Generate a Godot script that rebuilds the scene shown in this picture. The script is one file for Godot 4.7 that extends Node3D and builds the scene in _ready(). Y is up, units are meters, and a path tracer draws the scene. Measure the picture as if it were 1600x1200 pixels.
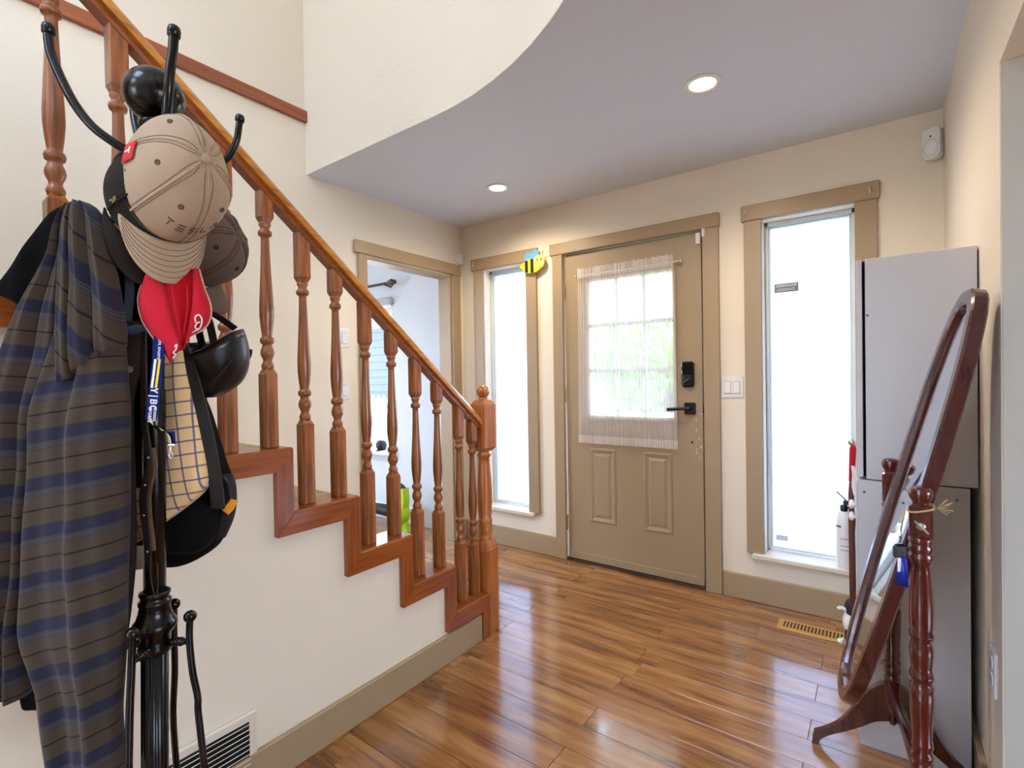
extends Node3D

var counts := {}
var mats := {}
var tex := {}


func _ready() -> void:
	# ---- camera, sky, exposure ----
	var cam := Camera3D.new()
	cam.name = "camera"
	cam.fov = 74.50
	cam.near = 0.02
	cam.far = 200.0
	cam.transform = Transform3D(Basis(Vector3(0.809739, -0.016448, -0.58656), Vector3(0.006398, 0.999795, -0.019203), Vector3(0.586755, 0.011797, 0.809678)), Vector3(0, 1.2175, 2.937))
	add_child(cam)
	var sky_mat := ProceduralSkyMaterial.new()
	sky_mat.sky_top_color = Color(0.80, 0.88, 1.0)
	sky_mat.sky_horizon_color = Color(0.90, 0.935, 1.0)
	sky_mat.ground_horizon_color = Color(0.87, 0.89, 0.93)
	sky_mat.ground_bottom_color = Color(0.85, 0.85, 0.86)
	sky_mat.sun_angle_max = 0.0
	var sky := Sky.new()
	sky.sky_material = sky_mat
	var env := Environment.new()
	env.background_mode = Environment.BG_SKY
	env.sky = sky
	env.background_energy_multiplier = SKY_ENERGY
	env.tonemap_mode = Environment.TONE_MAPPER_LINEAR
	env.tonemap_exposure = 1.07
	env.sdfgi_enabled = true
	env.ssao_enabled = true
	env.ssil_enabled = true
	var we := WorldEnvironment.new()
	we.name = "world_environment"
	we.environment = env
	add_child(we)
	make_materials()
	build_shell()
	build_front_wall()
	build_floor()
	build_stairs()
	build_side_room()
	build_outside()
	build_lights()
	build_fittings()
	build_cabinet()
	build_mirror()
	build_coat_rack()
	build_rack_items()


const SKY_ENERGY := 18.8
const DOWNLIGHT := 1.3


# ================= helpers =================
class Geo:
	var st := SurfaceTool.new()
	var xf := Transform3D()
	var sg := 1
	var n := 0

	func _init() -> void:
		st.begin(Mesh.PRIMITIVE_TRIANGLES)

	# adds one closed (or open) piece; winds it so that it faces outwards
	func emit(p: PackedVector3Array, uv: PackedVector2Array, smooth := true, closed := true) -> void:
		var c := Vector3.ZERO
		for v in p:
			c += v
		c /= maxf(1.0, p.size())
		var vol := 0.0
		if closed:
			for i in range(0, p.size(), 3):
				vol += (p[i] - c).dot((p[i + 1] - c).cross(p[i + 2] - c))
		var order: Array = [0, 2, 1] if vol > 0.0 else [0, 1, 2]
		st.set_smooth_group(sg if smooth else -1)
		sg += 1
		for i in range(0, p.size(), 3):
			for k in order:
				st.set_uv(uv[i + k] if uv.size() > i + k else Vector2.ZERO)
				st.add_vertex(xf * p[i + k])
			n += 1

	func commit() -> ArrayMesh:
		st.generate_normals()
		return st.commit()

	func box(c: Vector3, s: Vector3, b := 0.0) -> void:
		var h := s * 0.5
		b = minf(b, minf(h.x, minf(h.y, h.z)) * 0.9)
		var p := PackedVector3Array()
		if b <= 0.0:
			for ax in 3:
				for sgn in [-1.0, 1.0]:
					var u := (ax + 1) % 3
					var v := (ax + 2) % 3
					var q := []
					for k in [[-1, -1], [1, -1], [1, 1], [-1, 1]]:
						var w := Vector3.ZERO
						w[ax] = h[ax] * sgn
						w[u] = h[u] * k[0] * sgn
						w[v] = h[v] * k[1]
						q.append(c + w)
					p.append_array([q[0], q[1], q[2], q[0], q[2], q[3]])
			emit(p, PackedVector2Array(), false)
			return
		# chamfered: hull built from the three inset copies of every corner
		var pt := func(sx: float, sy: float, sz: float, ax: int) -> Vector3:
			var w := Vector3(sx * (h.x - b), sy * (h.y - b), sz * (h.z - b))
			var e := Vector3(sx, sy, sz)
			w[ax] = e[ax] * h[ax]
			return c + w
		for ax in 3:
			var u := (ax + 1) % 3
			var v := (ax + 2) % 3
			for sgn in [-1.0, 1.0]:
				var q := []
				for k in [[-1.0, -1.0], [1.0, -1.0], [1.0, 1.0], [-1.0, 1.0]]:
					var e := Vector3.ZERO
					e[ax] = sgn
					e[u] = k[0] * sgn
					e[v] = k[1]
					q.append(pt.call(e.x, e.y, e.z, ax))
				p.append_array([q[0], q[1], q[2], q[0], q[2], q[3]])
				for s2 in [-1.0, 1.0]:
					var q2 := []
					for k in [[-1.0, u], [-1.0, v], [1.0, v], [1.0, u]]:
						var e := Vector3.ZERO
						e[ax] = k[0] * sgn * s2
						e[u] = sgn
						e[v] = s2
						q2.append(pt.call(e.x, e.y, e.z, k[1]))
					p.append_array([q2[0], q2[1], q2[2], q2[0], q2[2], q2[3]])
		for sx in [-1.0, 1.0]:
			for sy in [-1.0, 1.0]:
				for sz in [-1.0, 1.0]:
					var a: Vector3 = pt.call(sx, sy, sz, 0)
					var bb: Vector3 = pt.call(sx, sy, sz, 1)
					var cc: Vector3 = pt.call(sx, sy, sz, 2)
					p.append_array([a, bb, cc] if sx * sy * sz > 0 else [a, cc, bb])
		emit(p, PackedVector2Array(), false)

	# closed rings joined to a skin with ends
	func loft(rings: Array, uvs := [], caps := true, smooth := true) -> void:
		var p := PackedVector3Array()
		var uv := PackedVector2Array()
		var m: int = rings[0].size()
		for j in rings.size() - 1:
			for i in m:
				var k := (i + 1) % m
				p.append_array([rings[j][i], rings[j][k], rings[j + 1][k], rings[j][i], rings[j + 1][k], rings[j + 1][i]])
				if uvs.size():
					uv.append_array([uvs[j][i], uvs[j][i + 1], uvs[j + 1][i + 1], uvs[j][i], uvs[j + 1][i + 1], uvs[j + 1][i]])
		if caps:
			for e in 2:
				var r: PackedVector3Array = rings[0] if e == 0 else rings[-1]
				var c := Vector3.ZERO
				for v in r:
					c += v
				c /= m
				for i in m:
					var k := (i + 1) % m
					p.append_array([c, r[k], r[i]] if e == 0 else [c, r[i], r[k]])
					if uvs.size():
						var w: Array = uvs[0] if e == 0 else uvs[-1]
						uv.append_array([w[i], w[i], w[i]])
		emit(p, uv, smooth)

	func lathe(profile: Array, seg := 20, at := Vector3.ZERO) -> void:
		var rings := []
		for q in profile:
			var r := PackedVector3Array()
			for i in seg:
				var a := TAU * i / seg
				r.append(at + Vector3(cos(a) * q[0], q[1], sin(a) * q[0]))
			rings.append(r)
		loft(rings)

	func ball(c: Vector3, r: Vector3, seg := 20, rows := 12) -> void:
		var rings := []
		for j in range(1, rows):
			var t := PI * j / rows
			var g := PackedVector3Array()
			for i in seg:
				var a := TAU * i / seg
				g.append(c + Vector3(sin(t) * cos(a) * r.x, -cos(t) * r.y, sin(t) * sin(a) * r.z))
			rings.append(g)
		loft(rings)

	# swept section along points; section given in (side, up) pairs or a round one
	func tube(pts: Array, r: Variant, seg := 10, section := []) -> void:
		var rings := []
		var t0: Vector3 = (pts[1] - pts[0]).normalized()
		var up := Vector3.UP if absf(t0.y) < 0.9 else Vector3.RIGHT
		var side := t0.cross(up).normalized()
		for j in pts.size():
			var a: Vector3 = pts[maxi(j - 1, 0)]
			var b: Vector3 = pts[mini(j + 1, pts.size() - 1)]
			var t := (b - a).normalized()
			side = (side - t * side.dot(t)).normalized()
			var nn := side.cross(t)
			var rr: float = r[j] if r is Array else r
			var g := PackedVector3Array()
			if section.is_empty():
				for i in seg:
					var an := TAU * i / seg
					g.append(pts[j] + (side * cos(an) + nn * sin(an)) * rr)
			else:
				for s in section:
					g.append(pts[j] + side * s.x * rr + nn * s.y * rr)
			rings.append(g)
		loft(rings)

	# flat strap: wide along w, thick along its normal
	func strap(pts: Array, w: Vector3, width: Variant, thick := 0.003) -> void:
		var rings := []
		for j in pts.size():
			var a: Vector3 = pts[maxi(j - 1, 0)]
			var b: Vector3 = pts[mini(j + 1, pts.size() - 1)]
			var t := (b - a).normalized()
			var s := (w - t * w.dot(t)).normalized()
			var nn := s.cross(t) * thick * 0.5
			var hw: float = (width[j] if width is Array else width) * 0.5
			rings.append(PackedVector3Array([pts[j] - s * hw - nn, pts[j] + s * hw - nn, pts[j] + s * hw + nn, pts[j] - s * hw + nn]))
		loft(rings, [], true, false)

	# outline in a plane (o, u, v), pushed out along w by depth
	func prism(poly: PackedVector2Array, o: Vector3, u: Vector3, v: Vector3, depth: float, smooth := false) -> void:
		var w := u.cross(v).normalized() * depth
		var p := PackedVector3Array()
		var idx := Geometry2D.triangulate_polygon(poly)
		var ccw := not Geometry2D.is_polygon_clockwise(poly)
		var at := func(q: Vector2) -> Vector3: return o + u * q.x + v * q.y
		for i in range(0, idx.size(), 3):
			var a: Vector3 = at.call(poly[idx[i]])
			var b: Vector3 = at.call(poly[idx[i + 1]])
			var c: Vector3 = at.call(poly[idx[i + 2]])
			if (b - a).cross(c - a).dot(w) < 0.0:
				var sw := b
				b = c
				c = sw
			p.append_array([a, c, b, a + w, b + w, c + w])
		for i in poly.size():
			var a: Vector3 = at.call(poly[i])
			var b: Vector3 = at.call(poly[(i + 1) % poly.size()])
			if (ccw and depth > 0) or (not ccw and depth < 0):
				p.append_array([a, b, b + w, a, b + w, a + w])
			else:
				p.append_array([b, a, a + w, b, a + w, b + w])
		emit(p, PackedVector2Array(), smooth)

	# a grid of points given thickness along its normals
	func sheet(grid: Array, thick: float, uvs := []) -> void:
		var h := grid.size()
		var w: int = grid[0].size()
		var back := []
		for j in h:
			var r := PackedVector3Array()
			for i in w:
				var du: Vector3 = grid[j][mini(i + 1, w - 1)] - grid[j][maxi(i - 1, 0)]
				var dv: Vector3 = grid[mini(j + 1, h - 1)][i] - grid[maxi(j - 1, 0)][i]
				r.append(grid[j][i] + du.cross(dv).normalized() * thick)
			back.append(r)
		var p := PackedVector3Array()
		var uv := PackedVector2Array()
		for j in h - 1:
			for i in w - 1:
				p.append_array([grid[j][i], grid[j + 1][i + 1], grid[j][i + 1], grid[j][i], grid[j + 1][i], grid[j + 1][i + 1]])
				p.append_array([back[j][i], back[j][i + 1], back[j + 1][i + 1], back[j][i], back[j + 1][i + 1], back[j + 1][i]])
				if uvs.size():
					uv.append_array([uvs[j][i], uvs[j + 1][i + 1], uvs[j][i + 1], uvs[j][i], uvs[j + 1][i], uvs[j + 1][i + 1]])
					uv.append_array([uvs[j][i], uvs[j][i + 1], uvs[j + 1][i + 1], uvs[j][i], uvs[j + 1][i + 1], uvs[j + 1][i]])
		var rim := []
		for i in w - 1:
			rim.append([[0, i], [0, i + 1]])
			rim.append([[h - 1, i + 1], [h - 1, i]])
		for j in h - 1:
			rim.append([[j, w - 1], [j + 1, w - 1]])
			rim.append([[j + 1, 0], [j, 0]])
		for e in rim:
			var a: Vector3 = grid[e[0][0]][e[0][1]]
			var b: Vector3 = grid[e[1][0]][e[1][1]]
			var a2: Vector3 = back[e[0][0]][e[0][1]]
			var b2: Vector3 = back[e[1][0]][e[1][1]]
			p.append_array([a, b, b2, a, b2, a2])
			if uvs.size():
				var ua: Vector2 = uvs[e[0][0]][e[0][1]]
				uv.append_array([ua, ua, ua, ua, ua, ua])
		emit(p, uv, true, true)


func g() -> Geo:
	return Geo.new()


func numbered(called: String) -> String:
	if not counts.has(called):
		counts[called] = 0
		return called
	counts[called] += 1
	return "%s_%03d" % [called, counts[called]]


func tag(o: Node3D, label: String, category: String, group := "", kind := "") -> void:
	o.set_meta("label", label)
	o.set_meta("category", category)
	if group:
		o.set_meta("group", group)
	if kind:
		o.set_meta("kind", kind)


func thing(called: String, label: String, category: String, at := Vector3.ZERO, group := "", kind := "") -> Node3D:
	var o := Node3D.new()
	o.name = numbered(called)
	o.position = at
	add_child(o)
	tag(o, label, category, group, kind)
	return o


func part(called: String, geo: Variant, m: Material, parent: Node3D, label := "") -> MeshInstance3D:
	var o := MeshInstance3D.new()
	o.name = called
	o.mesh = geo.commit() if geo is Geo else geo
	o.material_override = m
	o.cast_shadow = GeometryInstance3D.SHADOW_CASTING_SETTING_ON
	parent.add_child(o, true)
	if label:
		o.set_meta("label", label)
	return o


func one(called: String, geo: Variant, m: Material, label: String, category: String, group := "", kind := "") -> MeshInstance3D:
	var o := part(numbered(called), geo, m, self)
	tag(o, label, category, group, kind)
	return o


func bx(a: Vector3, b: Vector3, bevel := 0.0) -> Geo:
	var q := g()
	q.box((a + b) * 0.5, (b - a).abs(), bevel)
	return q


func curve(pts: Array, per := 6) -> Array:
	var out := []
	for i in pts.size() - 1:
		var a = pts[maxi(i - 1, 0)]
		var d = pts[mini(i + 2, pts.size() - 1)]
		for k in per:
			out.append(pts[i].cubic_interpolate(pts[i + 1], a, d, float(k) / per))
	out.append(pts[-1])
	return out


func letters(text: String, size: float, depth: float, m: Material, parent: Node3D, xf: Transform3D, called := "lettering", font := "Droid Sans") -> void:
	var t := TextMesh.new()
	var f := SystemFont.new()
	f.font_names = PackedStringArray([font])
	f.font_weight = 700
	t.font = f
	t.text = text
	t.font_size = 48
	t.pixel_size = size / 48.0
	t.depth = depth
	var o := part(called, t, m, parent)
	o.transform = xf


# ================= materials =================
func mat(called: String, c: Color, rough := 0.5, metal := 0.0) -> StandardMaterial3D:
	var m := StandardMaterial3D.new()
	m.resource_name = called
	m.albedo_color = c
	m.roughness = rough
	m.metallic = metal
	mats[called] = m
	return m


func noise_tex(freq: float, octaves: int, seed_: int, ramp: Array, size := 256, bump := false) -> NoiseTexture2D:
	var fn := FastNoiseLite.new()
	fn.seed = seed_
	fn.frequency = freq
	fn.fractal_octaves = octaves
	fn.noise_type = FastNoiseLite.TYPE_SIMPLEX_SMOOTH
	var t := NoiseTexture2D.new()
	t.width = size
	t.height = size
	t.seamless = true
	t.noise = fn
	t.as_normal_map = bump
	if bump:
		t.bump_strength = 6.0
	if ramp.size():
		var gr := Gradient.new()
		var off := PackedFloat32Array()
		var col := PackedColorArray()
		for r in ramp:
			off.append(r[0])
			col.append(r[1])
		gr.offsets = off
		gr.colors = col
		t.color_ramp = gr
	return t


func wood(called: String, ramp: Array, scale_: Vector3, rough: float, coat := 0.0, seed_ := 3) -> StandardMaterial3D:
	var m := mat(called, Color.WHITE, rough)
	var key := str(ramp) + str(seed_)
	if not tex.has(key):
		tex[key] = noise_tex(0.018, 4, seed_, ramp)
	m.albedo_texture = tex[key]
	m.uv1_triplanar = true
	m.uv1_scale = scale_
	if coat > 0.0:
		m.clearcoat_enabled = true
		m.clearcoat = coat
		m.clearcoat_roughness = 0.15
	return m


func image_tex(w: int, h: int, f: Callable) -> ImageTexture:
	var im := Image.create(w, h, false, Image.FORMAT_RGB8)
	for y in h:
		for x in w:
			im.set_pixel(x, y, f.call(x, y))
	return ImageTexture.create_from_image(im)


func fabric(called: String, c: Color, rim := 0.3) -> StandardMaterial3D:
	var m := mat(called, c, 0.95)
	m.rim_enabled = true
	m.rim = rim
	m.rim_tint = 0.7
	m.metallic_specular = 0.2
	if not tex.has("weave"):
		tex["weave"] = noise_tex(0.12, 3, 21, [], 256, true)
	m.normal_enabled = true
	m.normal_texture = tex["weave"]
	m.normal_scale = 0.25
	m.uv1_triplanar = true
	m.uv1_scale = Vector3(9, 9, 9)
	return m


func make_materials() -> void:
	var wall := mat("wall_paint", Color(0.915, 0.872, 0.795), 0.75)
	wall.normal_enabled = true
	wall.normal_texture = noise_tex(0.06, 3, 5, [], 256, true)
	wall.normal_scale = 0.08
	wall.uv1_triplanar = true
	wall.uv1_scale = Vector3(2.5, 2.5, 2.5)
	mat("ceiling_paint", Color(0.85, 0.865, 0.90), 0.85)
	mat("cool_paint", Color(0.84, 0.88, 0.92), 0.75)
	mat("sage_paint", Color(0.74, 0.725, 0.685), 0.75)
	mat("taupe", Color(0.645, 0.555, 0.43), 0.38)
	mat("taupe_door", Color(0.63, 0.545, 0.425), 0.42)
	mat("cream_trim", Color(0.86, 0.83, 0.77), 0.3)
	mat("white_plastic", Color(0.90, 0.89, 0.88), 0.35)
	mat("white_paint", Color(0.90, 0.91, 0.92), 0.4)
	mat("dark_gap", Color(0.05, 0.045, 0.04), 0.9)
	mat("black_plastic", Color(0.045, 0.045, 0.05), 0.32)
	mat("black_metal", Color(0.035, 0.032, 0.032), 0.22)
	mats["black_metal"].metallic_specular = 0.42
	mat("aluminium", Color(0.84, 0.87, 0.87), 0.35, 0.0)
	mat("steel", Color(0.78, 0.77, 0.75), 0.28, 1.0)
	mat("brass", Color(0.80, 0.60, 0.28), 0.35, 0.7)
	mat("brass_vent", Color(0.80, 0.62, 0.36), 0.45, 0.2)
	var pane := mat("clear_glass", Color(0.96, 0.98, 0.98, 0.05), 0.02)
	pane.transparency = BaseMaterial3D.TRANSPARENCY_ALPHA
	var fr := mat("frosted_glass", Color(0.90, 0.94, 1.0), 0.35)
	fr.backlight_enabled = true
	fr.backlight = Color(0.91, 0.945, 1.0)
	fr.metallic_specular = 0.35
	var sh := mat("sheer_cloth", Color(0.95, 0.935, 0.94, 0.36), 1.0)
	sh.transparency = BaseMaterial3D.TRANSPARENCY_ALPHA
	sh.backlight_enabled = true
	sh.backlight = Color(0.8, 0.8, 0.8)
	sh.cull_mode = BaseMaterial3D.CULL_DISABLED
	var hem := mat("sheer_hem", Color(0.95, 0.93, 0.92, 0.55), 1.0)
	hem.transparency = BaseMaterial3D.TRANSPARENCY_ALPHA
	hem.backlight_enabled = true
	hem.backlight = Color(0.6, 0.6, 0.6)
	var oak := [[0.0, Color(0.33, 0.165, 0.07)], [0.42, Color(0.53, 0.295, 0.13)], [0.62, Color(0.62, 0.365, 0.175)], [1.0, Color(0.72, 0.46, 0.25)]]
	wood("oak_upright", oak, Vector3(9, 0.55, 9), 0.34, 0.35)
	wood("oak_rail", [[0.0, Color(0.55, 0.31, 0.08)], [0.5, Color(0.75, 0.47, 0.15)], [1.0, Color(0.82, 0.56, 0.22)]], Vector3(9, 9, 0.5), 0.3, 0.4, 5)
	wood("oak_along", [[0.0, Color(0.44, 0.20, 0.035)], [0.5, Color(0.57, 0.28, 0.05)], [1.0, Color(0.64, 0.34, 0.08)]], Vector3(9, 9, 0.5), 0.32, 0.4, 8)
	wood("oak_riser", [[0.0, Color(0.43, 0.195, 0.035)], [0.5, Color(0.56, 0.27, 0.05)], [1.0, Color(0.63, 0.33, 0.08)]], Vector3(9, 0.5, 9), 0.32, 0.4, 9)
	wood("oak_newel", [[0.0, Color(0.55, 0.30, 0.13)], [0.5, Color(0.72, 0.43, 0.21)], [1.0, Color(0.79, 0.50, 0.27)]], Vector3(7, 0.4, 7), 0.28, 0.45, 12)
	wood("red_trim", [[0.0, Color(0.50, 0.27, 0.16)], [0.5, Color(0.60, 0.33, 0.20)], [1.0, Color(0.66, 0.38, 0.24)]], Vector3(6, 6, 0.4), 0.4, 0.1, 14)
	var mah := [[0.0, Color(0.20, 0.025, 0.02)], [0.5, Color(0.30, 0.05, 0.04)], [1.0, Color(0.37, 0.085, 0.06)]]
	wood("mahogany", mah, Vector3(7, 0.7, 7), 0.2, 0.7, 17)
	wood("mahogany_dark", [[0.0, Color(0.20, 0.065, 0.07)], [0.5, Color(0.27, 0.10, 0.10)], [1.0, Color(0.32, 0.13, 0.12)]], Vector3(7, 0.7, 7), 0.22, 0.6, 18)
	var mir := mat("mirror_glass", Color(0.87, 0.89, 0.93), 0.01, 1.0)
	mir.metallic_specular = 0.5
	mat("cabinet_white", Color(0.77, 0.76, 0.765), 0.42)
	# carpet
	var carpet := mat("carpet", Color.WHITE, 1.0)
	carpet.albedo_texture = noise_tex(0.11, 3, 33, [[0.2, Color(0.50, 0.43, 0.33)], [0.5, Color(0.70, 0.63, 0.51)], [0.8, Color(0.83, 0.77, 0.66)]])
	carpet.uv1_triplanar = true
	carpet.uv1_scale = Vector3(4, 4, 4)
	# laminate boards: streaked brown over honey
	var n1 := FastNoiseLite.new()
	n1.seed = 4
	n1.frequency = 1.0
	n1.fractal_octaves = 3
	n1.noise_type = FastNoiseLite.TYPE_SIMPLEX_SMOOTH
	var fl := func(x: int, y: int) -> Color:
		var u := x / 1024.0 * 2.6
		var v := y / 512.0 * 1.0
		v += 0.012 * n1.get_noise_2d(u * 2.2, v * 9.0)
		var a := n1.get_noise_2d(u * 1.3 + 9.0, v * 13.0)
		var b := n1.get_noise_2d(u * 3.0 - 20.0, v * 38.0)
		var c := n1.get_noise_2d(u * 7.0, v * 170.0 + 40.0)
		var t := clampf(0.40 + a * 0.62 + b * 0.34 + c * 0.14, 0.0, 1.0)
		var col := Color(0.69, 0.50, 0.29).lerp(Color(0.61, 0.41, 0.205), smoothstep(0.1, 0.45, t))
		col = col.lerp(Color(0.45, 0.275, 0.135), smoothstep(0.45, 0.85, t))
		return col.lerp(Color(0.38, 0.23, 0.125), smoothstep(0.85, 1.0, t))
	var lam := image_tex(1024, 512, fl)
	for k in 9:
		var m := mat("laminate_%d" % k, Color.WHITE, 0.22)
		m.clearcoat_enabled = true
		m.clearcoat = 1.0
		m.clearcoat_roughness = 0.09
		m.albedo_color = Color(1, 1, 1).lerp(Color(0.90, 0.87, 0.84), float((k * 5) % 9) / 8.0)
		m.albedo_texture = lam
		m.uv1_scale = Vector3(1.0 / 2.6, 1.0, 1.0)
		m.uv1_offset = Vector3(fposmod(k * 0.371, 1.0), fposmod(k * 0.137, 1.0), 0)
		m.metallic_specular = 0.55
	# cloth prints
	var brown := Color(0.29, 0.25, 0.21)
	var navy := Color(0.165, 0.17, 0.25)
	var pale := Color(0.285, 0.295, 0.31)
	var dark := Color(0.165, 0.135, 0.14)
	var flannel := func(_x: int, y: int) -> Color:
		var t := y / 128.0
		if t < 0.27:
			return navy.lerp(brown, 0.12 + 0.06 * sin(t * 90.0))
		if t < 0.42:
			var s := fposmod(t - 0.27, 0.05)
			return pale if s < 0.017 else brown.lerp(navy, 0.35)
		if t > 0.66 and t < 0.70:
			return dark
		return brown
	var fm := fabric("flannel", Color.WHITE, 0.25)
	fm.uv1_triplanar = false
	fm.uv1_scale = Vector3.ONE
	fm.normal_enabled = false
	fm.albedo_texture = image_tex(8, 128, flannel)
	var check := func(x: int, y: int) -> Color:
		var cr := Color(0.93, 0.80, 0.585)
		var nv := Color(0.30, 0.30, 0.52)
		var a := 1.0 if x < 8 else 0.0
		var b := 1.0 if y < 8 else 0.0
		return cr.lerp(nv, 0.95 if a + b > 1.5 else 0.72 if a + b > 0.5 else 0.0)
	var cm := fabric("check", Color.WHITE, 0.2)
	cm.uv1_triplanar = false
	cm.uv1_scale = Vector3.ONE
	cm.normal_enabled = false
	cm.albedo_texture = image_tex(64, 64, check)
	fabric("black_cloth", Color(0.05, 0.045, 0.045), 0.2)
	fabric("brown_cloth", Color(0.165, 0.14, 0.125), 0.2)
	fabric("navy_cloth", Color(0.20, 0.215, 0.30), 0.2)
	fabric("khaki", Color(0.685, 0.60, 0.51), 0.2)
	fabric("khaki_thread", Color(0.42, 0.345, 0.27), 0.1)
	fabric("charcoal", Color(0.165, 0.15, 0.13), 0.2)
	fabric("taupe_cloth", Color(0.40, 0.335, 0.295), 0.2)
	fabric("pink_cloth", Color(0.72, 0.50, 0.48), 0.2)
	fabric("red_cloth", Color(0.76, 0.15, 0.21), 0.3)
	fabric("pale_piping", Color(0.82, 0.68, 0.58), 0.2)
	fabric("blue_ribbon", Color(0.10, 0.14, 0.40), 0.2)
	fabric("white_cloth", Color(0.88, 0.87, 0.86), 0.1)
	fabric("mesh_black", Color(0.085, 0.08, 0.08), 0.3)
	mat("letter_dark", Color(0.30, 0.26, 0.24), 0.8)
	mat("letter_white", Color(0.90, 0.90, 0.90), 0.7)
	mat("yellow_print", Color(0.90, 0.78, 0.10), 0.6)
	mat("amber_tape", Color(0.93, 0.62, 0.06), 0.6)
	mat("leather", Color(0.10, 0.06, 0.04), 0.45)
	mat("leather_edge", Color(0.36, 0.24, 0.12), 0.6)
	mat("red_patch", Color(0.80, 0.13, 0.08), 0.7)
	mat("grey_strap", Color(0.34, 0.37, 0.42), 0.8)
	mat("helmet_black", Color(0.035, 0.038, 0.048), 0.3)
	mat("foam_grey", Color(0.13, 0.13, 0.14), 0.9)


# ================= the building =================
# cells of a wall round its openings; u runs along the wall, holes are [u0, u1, y0, y1]
func wall_geo(u0: float, u1: float, y0: float, y1: float, holes: Array, put: Callable) -> Geo:
	var us := [u0, u1]
	var ys := [y0, y1]
	for h in holes:
		for k in [h[0], h[1]]:
			if k > u0 and k < u1 and not us.has(k):
				us.append(k)
		for k in [h[2], h[3]]:
			if k > y0 and k < y1 and not ys.has(k):
				ys.append(k)
	us.sort()
	ys.sort()
	var q := g()
	for i in us.size() - 1:
		var run := -INF
		for j in ys.size():
			var solid := j < ys.size() - 1
			if solid:
				var c := Vector2((us[i] + us[i + 1]) * 0.5, (ys[j] + ys[j + 1]) * 0.5)
				for h in holes:
					if c.x > h[0] and c.x < h[1] and c.y > h[2] and c.y < h[3]:
						solid = false
			if solid and run == -INF:
				run = ys[j]
			elif not solid and run != -INF:
				var a: Vector3 = put.call(us[i], run, 0)
				var b: Vector3 = put.call(us[i + 1], ys[j], 1)
				q.box((a + b) * 0.5, (b - a).abs())
				run = -INF
	return q


func structure(called: String, geo: Geo, m: Material, label: String, category: String) -> MeshInstance3D:
	return one(called, geo, m, label, category, "", "structure")


func edge_curve() -> PackedVector2Array:
	# the lower ceiling's free edge in plan (x, z)
	var e := PackedVector2Array([Vector2(-2.585, 1.300), Vector2(-1.6, 1.318)])
	for i in range(1, 19):
		var a := i * PI / 36.0
		e.append(Vector2(-1.6 + 1.5 * sin(a), 1.318 + 1.5 * (1.0 - cos(a))))
	e.append(Vector2(-0.1, 6.5))
	return e


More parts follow.
